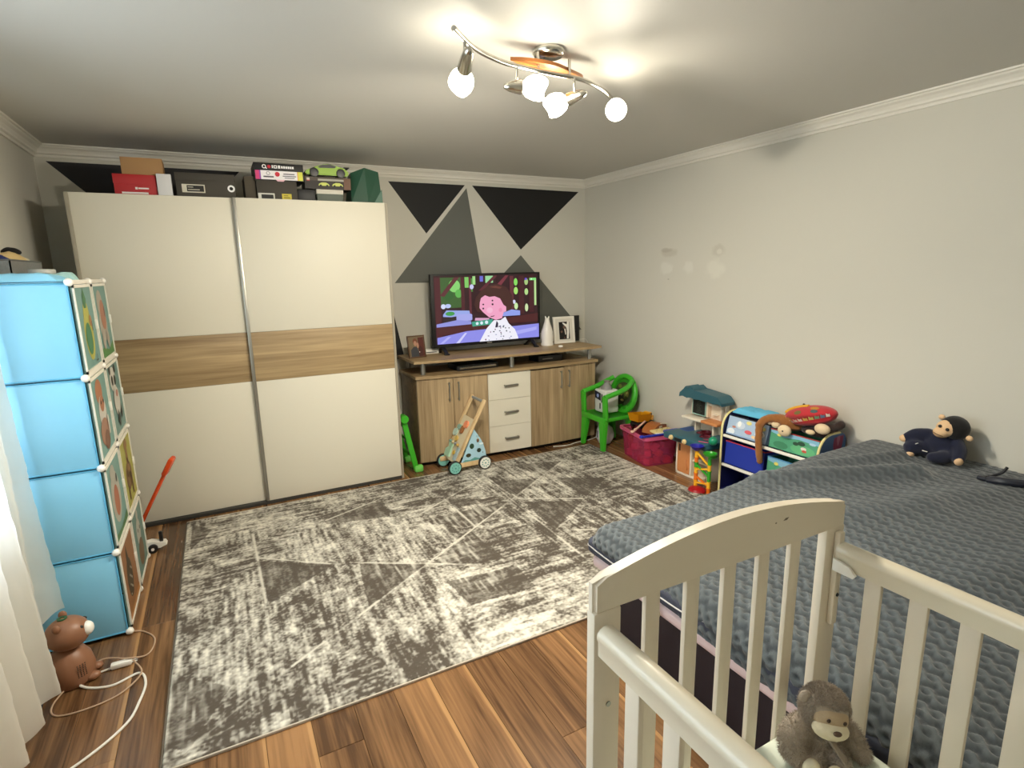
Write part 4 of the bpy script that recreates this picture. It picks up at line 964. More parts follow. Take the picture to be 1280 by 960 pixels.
# ------------------------------------------------------------------ wooden push walker
t = thing('push_walker', 'wooden toddler push walker with blue animal side panels on the rug edge', 'toy', (1.55, 3.83, 0))
RZ = .0105
yn, yf = 3.703, 3.920
M_wh = mat('wheel_teal', '#7fc0b4', 0.45); M_wh2 = mat('wheel_white', '#e6e6dc', 0.45); M_tyre = mat('tyre', '#1c1d1c', 0.7)
def walker_z(y): return RZ + .001
for (x, y, mm, s) in ((1.432, yn - .014, M_wh, -1), (1.676, yn - .014, M_wh2, -1), (1.432, yf + .014, M_wh, 1), (1.676, yf + .014, M_wh2, 1)):
    r = .052; z = r + (RZ + .001 if y < 3.79 else .0005)
    wv = obj('wheel', MB().lathe([(0, -.012), (r - .004, -.012), (r, -.009), (r, .009), (r - .004, .012), (0, .012)], (x, y, z), (0, 1, 0), 30), M_tyre, t)
    hb = MB().lathe([(0, 0), (r - .008, 0), (r - .010, .003), (0, .003)], (x, y + s * .012, z), (0, s, 0), 28); obj('wheel_disc', hb, mm, wv)
    if s > 0: obj('wheel_disc', MB().lathe([(0, 0), (r - .008, 0), (r - .010, .003), (0, .003)], (x, y - .012, z), (0, -1, 0), 28), mm, wv)
    dots = MB()
    for k in range(9):
        a = 2 * math.pi * k / 9; dots.lathe([(0, 0), (.005, 0), (.005, .001), (0, .001)], (x + .026 * math.cos(a), y + s * .015, z + .026 * math.sin(a)), (0, s, 0), 8)
    dots.lathe([(0, 0), (.006, 0), (.005, .004), (0, .004)], (x, y + s * .015, z), (0, s, 0), 10)
    obj('wheel_dots', dots, mat('wheel_dot', '#4f8f8a' , 0.5), wv)
for y in (yn, yf):
    obj('side_beam', MB().bar((1.437, y, .065), (1.697, y, .548), .020, .046, .012, up=(0, 1, 0)), M_pine, t)
    obj('base_beam', MB().box((1.40, y - .009, .052), (1.70, y + .009, .088), .004), M_pine, t)
    P = [(1.49, .09), (1.695, .09), (1.69, .15), (1.672, .21), (1.645, .265), (1.612, .315), (1.60, .335)]
    sp = obj('side_panel', MB().prism(P, (0, y - .004, 0), (1, 0, 0), (0, 0, 1), .008, (0, 1, 0)), mat('panel_skyblue', '#a9cfe0', 0.5), t, label='sky blue side panel')
    s = -1 if y == yn else 1
    q = [('#5f9d96', [(1.495, .092), (1.52, .105), (1.56, .10), (1.60, .115), (1.64, .10), (1.69, .108), (1.69, .092)]), ('#2f4a34', circle(1.578, .205, .019, .022, 8)), ('#3a3a26', circle(1.548, .138, .022, .016, 7)), ('#2c3a30', circle(1.635, .165, .019, .018, 6)), ('#6a4f3a', circle(1.628, .243, .011, .016)), ('#c9b79a', circle(1.628, .258, .006)), ('#dfeef4', circle(1.655, .215, .018, .008)), ('#4a4a44', rect(1.62, .27, .0 + 1.623, .285)), ('#4a4a44', rect(1.634, .27, 1.637, .285)), ('#6a4f3a', circle(1.665, .145, .004))]
    if y == yn: decal('animal_print', sp, (0, y - .004, 0), (1, 0, 0), (0, 0, 1), q)
obj('handle_bar', MB().cyl((1.690, yn - .012, .532), (1.690, yf + .012, .532), .011, n=16), mat('handle_grey', '#8f9596', 0.4), t, label='grey round handle bar')
# sloping activity board facing the room
bd = Vector((1.697 - 1.437, 0, .548 - .065)).normalized(); nb = Vector((-bd.z, 0, bd.x))
ob = Vector((1.437, yn + .012, .065)) + bd * .02
ab = obj('activity_board', MB().prism(rect(0, 0, yf - yn - .024, .36), ob, (0, 1, 0), bd, .008, nb), mat('board_beige', '#d8cbac', 0.55), t)
def on_board(u, v, w_=0): return ob + Vector((0, u, 0)) + bd * v + nb * (.008 + w_)
for nm, P, c, th in (('butterfly', [(.12, .02), (.20, .01), (.22, .06), (.18, .09), (.22, .13), (.14, .12)], '#a9d0b4', .014), ('flower', circle(.07, .30, .03, .03, 9), '#e8906a', .016), ('fox_slider', circle(.10, .25, .022, .032), '#9a6236', .014), ('leaf', circle(.16, .26, .034, .02), '#8fb7ac', .012), ('gear', circle(.19, .21, .03, .03, 10), '#b7cfc4', .014), ('gear', circle(.13, .17, .022, .022, 10), '#c7a85c', .014), ('bee', circle(.06, .07, .02, .016), '#d8b24a', .016)):
    M_ = mat('toy_paint_' + c[1:], c, 0.45)
    obj(nm, MB().prism(P, on_board(0, 0), (0, 1, 0), bd, th, nb), M_, ab)
obj('xylophone', MB().prism(rect(.01, .02, .045, .12), on_board(0, 0), (0, 1, 0), bd, .012, nb), mat('toy_paint_greyblue', '#9fb4bc', 0.4), ab)
for k in range(4):
    obj('bead', MB().ell(on_board(.04 + .045 * k, .135, .02), .011), mat('bead_%d' % k, ('#c9a352', '#8a8f96', '#d8c79a', '#7fa79f')[k], 0.4), ab)
obj('bead_wire', MB().cyl(on_board(.01, .135, .02), on_board(.22, .135, .02), .002, n=6), M_alu, ab)

# ------------------------------------------------------------------ green plastic child chair
t = thing('child_chair', 'green plastic child armchair with printed round back by the right wall', 'chair', (2.87, 3.71, 0))
cy0, cy1 = 3.555, 3.872
zs = .285
seat = MB(); n = 14
Pg = np.zeros((n, n, 3))
for i, u in enumerate(np.linspace(0, 1, n)):
    for j, v in enumerate(np.linspace(0, 1, n)):
        Pg[i, j] = (2.70 + .29 * u, cy0 + (cy1 - cy0) * v, zs - .012 * math.sin(math.pi * u) * math.sin(math.pi * v) - .012 * max(0, .15 - u) / .15)
seat.grid([[tuple(Pg[i, j]) for j in range(n)] for i in range(n)])
bmesh.ops.solidify(seat.bm, geom=seat.bm.faces[:], thickness=.010)
obj('seat', seat, M_green, t)
obj('seat_rim', MB().box((2.692, cy0 - .004, zs - .042), (2.708, cy1 + .004, zs + .004), .006).box((2.70, cy0 - .006, zs - .03), (2.99, cy0 + .008, zs + .002), .005).box((2.70, cy1 - .008, zs - .03), (2.99, cy1 + .006, zs + .002), .005), M_green, t)
for (x, y, tx, ty) in ((2.72, cy0 + .012, 2.700, cy0 - .006), (2.72, cy1 - .012, 2.700, cy1 + .006), (2.975, cy0 + .012, 3.03, cy0 - .004), (2.975, cy1 - .012, 3.03, cy1 + .004)):
    mb = MB(); fy = 1 if ty < y else -1
    A4 = [(tx - .016, ty), (tx + .016, ty), (tx + .016, ty + fy * .044), (tx - .016, ty + fy * .044)]; B4 = [(x - .026, y - fy * .016), (x + .022, y - fy * .016), (x + .022, y + fy * .07), (x - .026, y + fy * .07)]
    va = [mb.bm.verts.new((q[0], q[1], 0.0)) for q in A4]; vb = [mb.bm.verts.new((q[0], q[1], zs - .004)) for q in B4]
    mb.bm.faces.new(va); mb.bm.faces.new(vb)
    for i in range(4): mb.bm.faces.new((va[i], va[(i + 1) % 4], vb[(i + 1) % 4], vb[i]))
    bmesh.ops.recalc_face_normals(mb.bm, faces=mb.bm.faces[:]); bmesh.ops.bevel(mb.bm, geom=mb.bm.edges[:], offset=.007, segments=2, affect='EDGES')
    obj('leg', mb, M_green, t)
for y in (cy0 + .006, cy1 - .006):
    obj('armrest', MB().bar((2.715, y, zs - .01), (2.705, y, .468), .060, .022, .008).tube(spline([(2.703, y, .462), (2.76, y, .473), (2.84, y, .490), (2.93, y, .52), (3.01, y + (.03 if y < 3.7 else -.03), .56)], 5), .021, 10), M_green, t)
yc_ = (cy0 + cy1) / 2
Rb = Matrix.Rotation(math.radians(14), 4, 'Y')
bk = MB()
ring = [(.165 * math.cos(a), .16 * math.sin(a)) for a in np.linspace(0, 2 * math.pi, 40, endpoint=False)]
bk.tube([(2.99 + .055 * ((v + .16) / .32), yc_ + u * .92, .43 + v * .95) for u, v in ring + ring[:1]], .022, 12, False)
obj('back_ring', bk, M_green, t)
obj('back_plate', MB().lathe([(0, -.004), (.150, -.004), (.150, .004), (0, .004)], (3.022, yc_, .43), (-1, 0, .17), 36), mat('green_plastic_deep', '#2f8a22', 0.35), t)
decal('back_print', t, (3.0175, yc_ + .12, .43), (0, -.24, 0), (.04, 0, .24), [('#39402a', circle(.5, 0, .46, .42)), ('#5a6a2c', circle(.62, .1, .24, .26)), ('#23261c', circle(.35, -.1, .22, .2)), ('#c9c77a', circle(.42, .03, .06, .10)), ('#c9c77a', circle(.74, .03, .06, .10)), ('#17190f', circle(.43, .0, .025, .05)), ('#17190f', circle(.74, .0, .025, .05)), ('#b9a86a', circle(.52, -.22, .09, .04)), ('#6a7a34', circle(.3, .25, .1, .07))], lift=.004)
for yy in (-.09, 0, .09): obj('back_slat', MB().bar((2.985, yc_ + yy, zs), (3.0, yc_ + yy * .9, .34), .03, .012, .004), M_green, t)
# white packs by the chair
t = thing('paper_pack', 'white plastic pack with dark label standing on the green chair seat', 'package', (2.88, 3.80, zs))
mb = MB(); mb.box((2.80, 3.675, zs + .002), (2.94, 3.833, zs + .20), .014, 3)
bmesh.ops.subdivide_edges(mb.bm, edges=mb.bm.edges[:], cuts=2, use_grid_fill=True)
for v in mb.bm.verts: v.co += Vector((1, 1, .3)) * .004 * mnoise.noise(v.co * 30)
obj('wrapper', mb, mat('wrap_white', '#d7d7d6', 0.25, vary=.1, vscale=25), t, angle=60)
decal('label', t, (2.7995, 3.818, zs + .02), (0, -.13, 0), (0, 0, .165), [('#17182b', [(.0, .62), (.62, .52), (.62, .92), (0, 1.0)]), ('#8f9ccf', circle(.3, .76, .12, .1)), ('#1c1c22', rect(.68, .45, .8, .9)), ('#2a2a30', rect(.5, .1, .62, .4))], lift=.004)
obj('top_wrap', MB().lathe([(.05, 0), (.045, .02), (.028, .04), (.02, .055), (.03, .07), (0, .07)], (2.87, 3.755, zs + .20), n=14), mat('clear_wrap', '#b7b7b8', 0.2, trans=.5), t)
t = thing('plastic_bag', 'crumpled white plastic bag on the floor under the green chair', 'bag', (2.87, 3.77, 0))
mb = MB().ell((0, 0, 0), (.075, .08, .10), None, 28, 18)
for v in mb.bm.verts:
    v.co *= 1 + .10 * mnoise.noise(v.co * 28); v.co.z = max(v.co.z, -.075)
zmin = min(v.co.z for v in mb.bm.verts)
bmesh.ops.translate(mb.bm, verts=mb.bm.verts[:], vec=(2.87, 3.77, -zmin + .001))
obj('bag_body', mb, mat('wrap_white', '', 0), t, angle=180)
obj('print', MB().box((2.789, 3.765, .06), (2.797, 3.78, .12), .001), mat('grey_print', '#7c7d84', 0.5), t)

# ------------------------------------------------------------------ pink storage box with toys
th = math.radians(-10.8)
e1 = Vector((-math.sin(th), math.cos(th), 0)); e2 = Vector((math.cos(th), math.sin(th), 0))
pc = Vector((2.736, 3.106, 0)) + e1 * .19 + e2 * .148
def P_(a, b, z): return pc + e2 * a + e1 * b + Vector((0, 0, z))
t = thing('storage_box', 'translucent pink plastic storage box full of toys by the right wall', 'storage box', pc, th)
mp_ = bpy.data.materials.new('pink_translucent'); mp_.use_nodes = True
L = mp_.node_tree.links; p = mp_.node_tree.nodes['Principled BSDF']; p.inputs['Base Color'].default_value = H('#d25c84'); p.inputs['Roughness'].default_value = .3
tr = nn(mp_, 'ShaderNodeBsdfTransparent'); tr.inputs[0].default_value = H('#f4a9c4'); mx = nn(mp_, 'ShaderNodeMixShader'); mx.inputs[0].default_value = .70
L.new(p.outputs[0], mx.inputs[1]); L.new(tr.outputs[0], mx.inputs[2]); L.new(mx.outputs[0], mp_.node_tree.nodes['Material Output'].inputs['Surface'])
hb, ht, H_ = (.128, .175), (.145, .197), .232
mb = MB()
def ringq(hx, hy, z, r=.03): return [mb.bm.verts.new((x, y, z)) for x, y in rrect(-hx, -hy, hx, hy, r, 4)]
R0 = ringq(hb[0], hb[1], .002); R1 = ringq(ht[0], ht[1], H_); R2 = ringq(ht[0] - .003, ht[1] - .003, H_); R3 = ringq(hb[0] - .003, hb[1] - .003, .005)
def loft(a, b):
    for i in range(len(a)):
        j = (i + 1) % len(a); mb.bm.faces.new((a[i], a[j], b[j], b[i]))
loft(R0, R1); loft(R1, R2); loft(R2, R3); mb.bm.faces.new(R0[::-1]); mb.bm.faces.new(R3)
obj('box_body', mb, mp_, t, True)
mb = MB()
A = ringq(ht[0] + .014, ht[1] + .014, H_ - .018, .036); B = ringq(ht[0] + .014, ht[1] + .014, H_ + .004, .036); C_ = ringq(ht[0] - .006, ht[1] - .006, H_ + .004, .03); D = ringq(ht[0] - .0035, ht[1] - .0035, H_ - .001, .03); E_ = ringq(ht[0] + .008, ht[1] + .008, H_ - .018, .034)
loft(A, B); loft(B, C_); loft(C_, D); loft(A, E_)
obj('rim', mb, mat('pink_rim', '#c9557e', 0.3), t, True, label='solid pink rim')
blk = [('orange', '#d98a5a'), ('red', '#c94a4a'), ('violet', '#b04f8f'), ('pale pink', '#d8a8b8'), ('crimson', '#c23a52'), ('amber', '#e0903f'), ('rose', '#d85f7f'), ('maroon', '#83233f'), ('blush', '#e9b3c4'), ('rust', '#b2452f'), ('mustard', '#d6b25a'), ('purple', '#6a3f90'), ('coral', '#e77a5a'), ('lilac', '#c9b0dc'), ('white', '#e6e0e0'), ('yellow', '#e6d04a'), ('brown', '#7a4a2a'), ('green', '#6a9a4a')]
rr = random.Random(3); k = 0
for zl, lev in ((.035, 'bottom'), (.095, 'middle'), (.155, 'upper')):
    for a, b in ((-.075, -.125), (-.075, -.045), (-.075, .04), (-.075, .12), (.0, -.128), (.075, -.125)):
        nm, hx_ = blk[k]
        s = (rr.uniform(.020, .031), rr.uniform(.022, .034), rr.uniform(.018, .027))
        o = boxthing('toy_block', nm + ' toy block in the %s layer inside the pink storage box' % lev, (-s[0], -s[1], 0), (s[0], s[1], s[2] * 2), mat('block_' + hx_[1:], hx_, 0.4), 'toy', grp='toys inside the pink storage box')[0]
        q = P_(a + rr.uniform(-.006, .006), b + rr.uniform(-.006, .006), zl - .027)
        if zl == .035: q.z = .0052
        o.location = q; o.rotation_euler = (0 if zl == .035 else rr.uniform(-.3, .3), 0 if zl == .035 else rr.uniform(-.3, .3), rr.uniform(0, 3))
        k += 1
# larger pieces lying on top
zt = H_ - .03
t = thing('toy_plate', 'large flat pink toy piece pressed against the side of the pink storage box', 'toy', P_(0, 0, .1))
obj('plate', MB().box((-.035, -.008, -.035), (.035, .008, .035), .004).xform(Matrix.Translation(P_(-.045, -.178 + .022, .15)) @ Matrix.Rotation(th, 4, 'Z') @ Matrix.Rotation(.7, 4, 'Y')), mat('plate_pink', '#e7a3ba', 0.4), t)
def loc_thing(name, label, cat, q, rz): return thing(name, label, cat, q, rz)
t = loc_thing('dump_truck', 'yellow toy dump truck on top of the pink storage box', 'toy truck', P_(.01, .125, H_ - .002), th + math.radians(20))
M_yel = mat('yellow_plastic', '#e3a414', 0.35)
obj('chassis', MB().box((-.085, -.035, .024), (.085, .035, .042), .004), M_dark, t, True)
bedq = MB()
va = [(-.10, -.045, .06), (.03, -.045, .045), (.03, .045, .045), (-.10, .045, .06)]; vb = [(-.115, -.055, .125), (.045, -.055, .105), (.045, .055, .105), (-.115, .055, .125)]
V_a = [bedq.bm.verts.new(v) for v in va]; V_b = [bedq.bm.verts.new(v) for v in vb]
for i in range(4):
    j = (i + 1) % 4; bedq.bm.faces.new((V_a[i], V_a[j], V_b[j], V_b[i]))
bedq.bm.faces.new(V_a); bmesh.ops.solidify(bedq.bm, geom=bedq.bm.faces[:], thickness=.005)
obj('tipper', bedq, M_yel, t, True)
cab = obj('cab', MB().box((.038, -.038, .042), (.098, .038, .085), .008).box((.045, -.034, .08), (.08, .034, .112), .008), M_yel, t, True)
obj('cab_window', MB().box((.079, -.028, .086), (.0825, .028, .106), .001).box((.05, -.0352, .086), (.075, -.0335, .105), .0005), M_dark, cab, True)
for x in (-.06, .055):
    for y in (-.042, .042):
        obj('wheel', MB().lathe([(0, -.013), (.02, -.014), (.026, -.010), (.026, .010), (.02, .014), (0, .013)], (x, y, .0265), (0, 1, 0), 18), mat('tyre', '', 0), t, True)
t = loc_thing('toy_guitar', 'long blue plastic toy lying across the front rim of the pink box', 'toy', P_(-.02, -.185, H_ + .005), th)
M_blue = mat('blue_plastic', '#1b2fb0', 0.3)
obj('neck', MB().bar((-.155, -.012, .012), (.06, .004, .012), .020, .014, .004), M_blue, t, True)
obj('head', MB().ell((-.158, -.012, .014), (.020, .016, .013), None, 16, 10), M_blue, t, True, 60)
obj('body', MB().prism(rrect(-.08, -.045, .08, .045, .035), (.13, .012, .002), (1, 0, 0), (0, 1, 0), .026, (0, 0, 1)), M_blue, t, True)
for i in range(6): obj('key', MB().box((-.03 + i * .018, -.002, .018), (-.019 + i * .018, .014, .0225), .001), M_whitep, t, True, label='cream key')
obj('button', MB().cyl((.10, -.01, .028), (.10, -.01, .034), .014, n=16), M_whitep, t, True, label='white button')
t = loc_thing('toy_case', 'brown rounded toy case lying on the toys in the pink box', 'toy', P_(.06, .015, H_ - .012), th + .5)
obj('shell', MB().prism([(-.11, 0), (.11, 0), (.09, .042), (.03, .062), (-.04, .058), (-.10, .03)], (0, -.05, 0), (1, 0, 0), (0, 0, 1), .10, (0, 1, 0)), mat('brown_toy', '#a4602c', 0.45), t, True, 60)
obj('clasp', MB().box((-.02, -.054, .03), (.02, -.049, .045), .002), mat('cream_toy', '#e0d7bf', 0.4), t, True)
obj('edge_band', MB().bar((.0, -.052, .064), (.10, -.052, .044), .012, .006, .002), mat('cream_toy', '', 0), t, True)
t = loc_thing('toy_board', 'cream dotted toy board resting at the right of the pink box top', 'toy', P_(.055, -.115, H_ + .012), th + .2)
tb = obj('board', MB().box((-.10, -.035, 0), (.085, .045, .014), .004).xform(Matrix.Rotation(.1, 4, 'X')), mat('cream_yellow', '#e2cd8c', 0.45), t, True)
decal('dots', tb, (-.10, -.035, .0145), (.185, -.0, 0), (0, .08, .008), [('#7a5a2c', circle(.15 + .14 * i, .35 + .3 * (i % 2), .03, .06, 8)) for i in range(6)], local=True, lift=.0016)
t = loc_thing('toy_wand', 'pale pink stick toy lying on the left of the pink box top', 'toy', P_(-.09, .02, H_ + .012), th - .35)
obj('stick', MB().bar((-.05, -.08, .0), (.07, .07, .045), .014, .012, .004), mat('pale_pink', '#e3b9a6', 0.45), t, True)
obj('tip', MB().ell((-.055, -.085, .004), (.017, .014, .012), None, 14, 8).ell((-.03, -.06, .012), (.012, .010, .012), None, 12, 8), mat('pale_pink', '', 0), t, True, 60)

# ------------------------------------------------------------------ play kitchen
KX, KX1, KY0, KY1 = 2.885, 3.085, 2.625, 2.925
t = thing('play_kitchen', 'beige toy kitchen with teal roof and orange cupboard door by the right wall', 'toy kitchen', ((KX + KX1) / 2, (KY0 + KY1) / 2, 0))
M_beige = mat('kitchen_beige', '#e6d8c2', 0.45); M_teald = mat('kitchen_teal', '#2f5e6c', 0.42, vary=.08, vscale=20); M_orange = mat('kitchen_orange', '#d08a55', 0.45)
kb = MB()
kb.box((KX, KY0, 0), (KX1, KY0 + .008, .262)).box((KX, KY1 - .012, 0), (KX1, KY1, .262), .002).box((KX1 - .01, KY0, 0), (KX1, KY1, .262)).box((KX, KY0, 0), (KX1, KY1, .012), .002).box((KX, KY0, .246), (KX1, KY1, .262))
kb.box((KX, 2.775, .012), (KX1, 2.787, .25)).box((KX + .01, KY0 + .006, .125), (KX1, 2.775, .135))
obj('cabinet', kb, M_beige, t)
kd = obj('cupboard_door', MB().prism(rrect(2.792, .018, KY1 - .014, .240, .014), (KX - .003, 0, 0), (0, 1, 0), (0, 0, 1), .010, (1, 0, 0)), M_orange, t, label='orange cupboard door')
obj('door_slot', MB().prism(rrect(2.885, .175, 2.901, .228, .004), (KX - .0045, 0, 0), (0, 1, 0), (0, 0, 1), .003, (1, 0, 0)), mat('slot_dark', '#4a2a1c', 0.6), kd)
obj('door_handle', MB().tube(spline([(KX - .004, 2.815, .05), (KX - .012, 2.812, .075), (KX - .012, 2.822, .10), (KX - .004, 2.826, .12)], 5), .004, 8), M_orange, kd)
obj('frame_edge', MB().box((KX - .006, KY1 - .013, .0), (KX, KY1, .258), .002).box((KX - .006, KY0, 0), (KX, KY1, .016), .002).box((KX - .006, KY0, .242), (KX, KY1, .258), .002).box((KX - .006, 2.776, .014), (KX, 2.789, .245), .002), mat('kitchen_cream', '#f0e6d4', 0.4), t)
ct_ = obj('counter', MB().box((2.80, 2.575, .264), (3.09, 2.985, .315), .014), M_teald, t, label='teal counter with printed hob and sink')
decal('hob_print', ct_, (2.80, 2.985, .315), (0, -.41, 0), (.29, 0, 0), [('#3a5fa0', rrect(.05, .45, .28, .88, .06)), ('#2b4a86', rrect(.08, .52, .25, .82, .05)), ('#5a1d2c', circle(.47, .68, .10, .16)), ('#a04a5a', circle(.47, .68, .07, .11)), ('#5a1d2c', circle(.47, .68, .05, .08)), ('#5a1d2c', circle(.66, .50, .10, .16)), ('#a04a5a', circle(.66, .50, .07, .11)), ('#5a1d2c', circle(.66, .50, .05, .08)), ('#a04a5a', circle(.80, .3, .05, .06))])
obj('pan', MB().lathe([(0, .0), (.034, 0), (.038, .018), (.034, .018), (.031, .004), (0, .004)], (3.0, 2.76, .316), n=20).bar((2.965, 2.76, .328), (2.92, 2.73, .332), .012, .007, .002), mat('dark_red', '#5a1420', 0.35), ct_)
for y in (2.895, 2.765): obj('knob', MB().lathe([(0, 0), (.017, 0), (.018, .010), (.010, .014), (.009, .022), (0, .022)], (2.80, y, .29), (-1, 0, 0), 18), mat('knob_cream', '#e8cf98', 0.4), t, label='cream knob')
obj('display', MB().box((2.796, 2.80, .274), (2.802, 2.865, .298), .002), M_dark, t)
# upper part
ub = MB(); ub.box((3.055, 2.64, .315), (3.085, 2.93, .57), .003).box((3.005, 2.70, .315), (3.06, 2.715, .40)).box((3.005, 2.865, .315), (3.06, 2.88, .40)).box((3.02, 2.775, .43), (3.06, 2.79, .565), .002).box((3.02, 2.655, .43), (3.06, 2.667, .565), .002).box((3.02, 2.918, .43), (3.06, 2.93, .565), .002)
obj('back_board', ub, M_beige, t)
obj('shelf', MB().box((2.955, 2.78, .40), (3.06, 2.965, .418), .005), mat('kitchen_cream', '', 0), t)
obj('shelf', MB().box((2.955, 2.63, .40), (3.06, 2.78, .420), .005), M_orange, t, label='orange half of the shelf')
obj('window_frame', MB().box((3.012, 2.668, .525), (3.056, 2.775, .54), .003).box((3.03, 2.70, .455), (3.056, 2.745, .462), .002), mat('kitchen_cream', '', 0), t)
cbd = obj('chalkboard', MB().prism(rrect(2.79, .432, 2.92, .558, .006), (3.016, 0, 0), (0, 1, 0), (0, 0, 1), .012, (1, 0, 0)), mat('board_frame', '#8fb5ac', 0.45), t, label='small chalkboard in a pale green frame')
decal('chalk_menu', cbd, (3.016, 2.912, .440), (0, -.114, 0), (0, 0, .110), [('#161a18', rect(0, 0, 1, 1))] + [('#5f6a62', rect(.3 + .03 * ((i * 5) % 4), .12 + .1 * i, .62 + .04 * ((i * 3) % 4), .135 + .1 * i)) for i in range(8)])
# teal cloud edged roof
rf = []
for a in np.linspace(0, 1, 27): rf.append((2.60 + .40 * a, .552 + .016 * abs(math.sin(a * math.pi * 5))))
rf += [(2.995, .585), (2.962, .606), (2.955, .622), (2.938, .640), (2.918, .628), (2.908, .630), (2.89, .646), (2.868, .634), (2.855, .620), (2.76, .618), (2.66, .612), (2.635, .605), (2.60, .572)]
mb = MB(); mb.prism(rf, (2.955, 0, 0), (0, 1, 0), (0, 0, 1), .135, (1, 0, 0)); bmesh.ops.bevel(mb.bm, geom=[e for e in mb.bm.edges if abs(e.verts[0].co.x - e.verts[1].co.x) < 1e-6], offset=.004, segments=2, affect='EDGES')
obj('roof', mb, M_teald, t, label='teal scalloped roof')
# ------------------------------------------------------------------ marble run tower and ball
t = thing('marble_run', 'colourful plastic marble run tower in front of the toy kitchen', 'toy', (2.775, 2.55, 0))
def seg(a, b, c, r=.012): return obj('tube', MB().cyl(a, b, r, n=14), mat('run_' + c, {'y': '#f0b428', 'o': '#e2701c', 'g': '#2f9a26', 'b': '#1c1f96', 'r': '#a0121e'}[c], 0.3), t)
mat('run_y', '#f0b428', 0.3); mat('run_o', '#e2701c', 0.3); mat('run_g', '#2f9a26', 0.3); mat('run_b', '#1c1f96', 0.3); mat('run_r', '#a0121e', 0.3)
obj('base', MB().lathe([(0, 0), (.058, 0), (.060, .010), (.052, .024), (.03, .034), (0, .036)], (2.738, 2.575, 0), n=28), mat('run_r', '', 0), t, label='red round base')
A_ = (2.747, 2.600); B_ = (2.762, 2.50)
for (x, y), stack in ((A_, [(.03, .075, 'y'), (.075, .125, 'o'), (.125, .165, 'y'), (.165, .20, 'g'), (.20, .235, 'o'), (.235, .28, 'y')]), (B_, [(.0, .045, 'o'), (.045, .09, 'y'), (.09, .165, 'g'), (.165, .205, 'y'), (.205, .27, 'g')])):
    for a, b_, c in stack:
        seg((x, y, a), (x, y, b_), c, .0125); 
        obj('collar', MB().cyl((x, y, b_ - .006), (x, y, b_), .0155, n=14), mat('run_' + c, '', 0), t)
for a, b_, c in (((A_[0], A_[1], .27), (B_[0], B_[1], .195), 'y'), ((A_[0], A_[1], .185), (B_[0], B_[1], .12), 'g'), ((A_[0], A_[1], .10), (B_[0], B_[1], .055), 'o'), ((A_[0], A_[1], .055), (B_[0], B_[1], .072), 'y'), ((A_[0], A_[1], .15), (B_[0], B_[1], .175), 'y')):
    obj('chute', MB().bar(a, b_, .016, .012, .004), mat('run_' + c, '', 0), t)
obj('funnel', MB().lathe([(.012, 0), (.03, .012), (.048, .036), (.044, .036), (.027, .015), (.009, .003), (.012, 0)], (A_[0], A_[1], .279), n=24), mat('run_b', '', 0), t, label='dark blue funnel')
obj('spiral', MB().lathe([(.013, 0), (.04, .006), (.046, .02), (.040, .02), (.034, .010), (.013, .006)], (B_[0], B_[1], .268), n=24).lathe([(.0, 0), (.03, .004), (.034, .014), (.0, .014)], (B_[0] + .02, B_[1], .25), n=20), mat('run_g', '', 0), t, label='green spiral dish')
single('toy_ball', MB().ell((2.835, 2.535 + .012, .316 + .0305), .030, None, 28, 18), mat('ball_green', '#1d8f6a', 0.3), 'small shiny green ball on the toy kitchen counter', 'ball', angle=60)
t = thing('toy_spatula', 'thin pink toy stick on the kitchen counter beside the green ball', 'toy', (2.83, 2.62, .316))
obj('stick', MB().bar((2.815, 2.655, .3195), (2.845, 2.595, .3195), .009, .006, .002), mat('pink_toy', '#c8607c', 0.4), t)

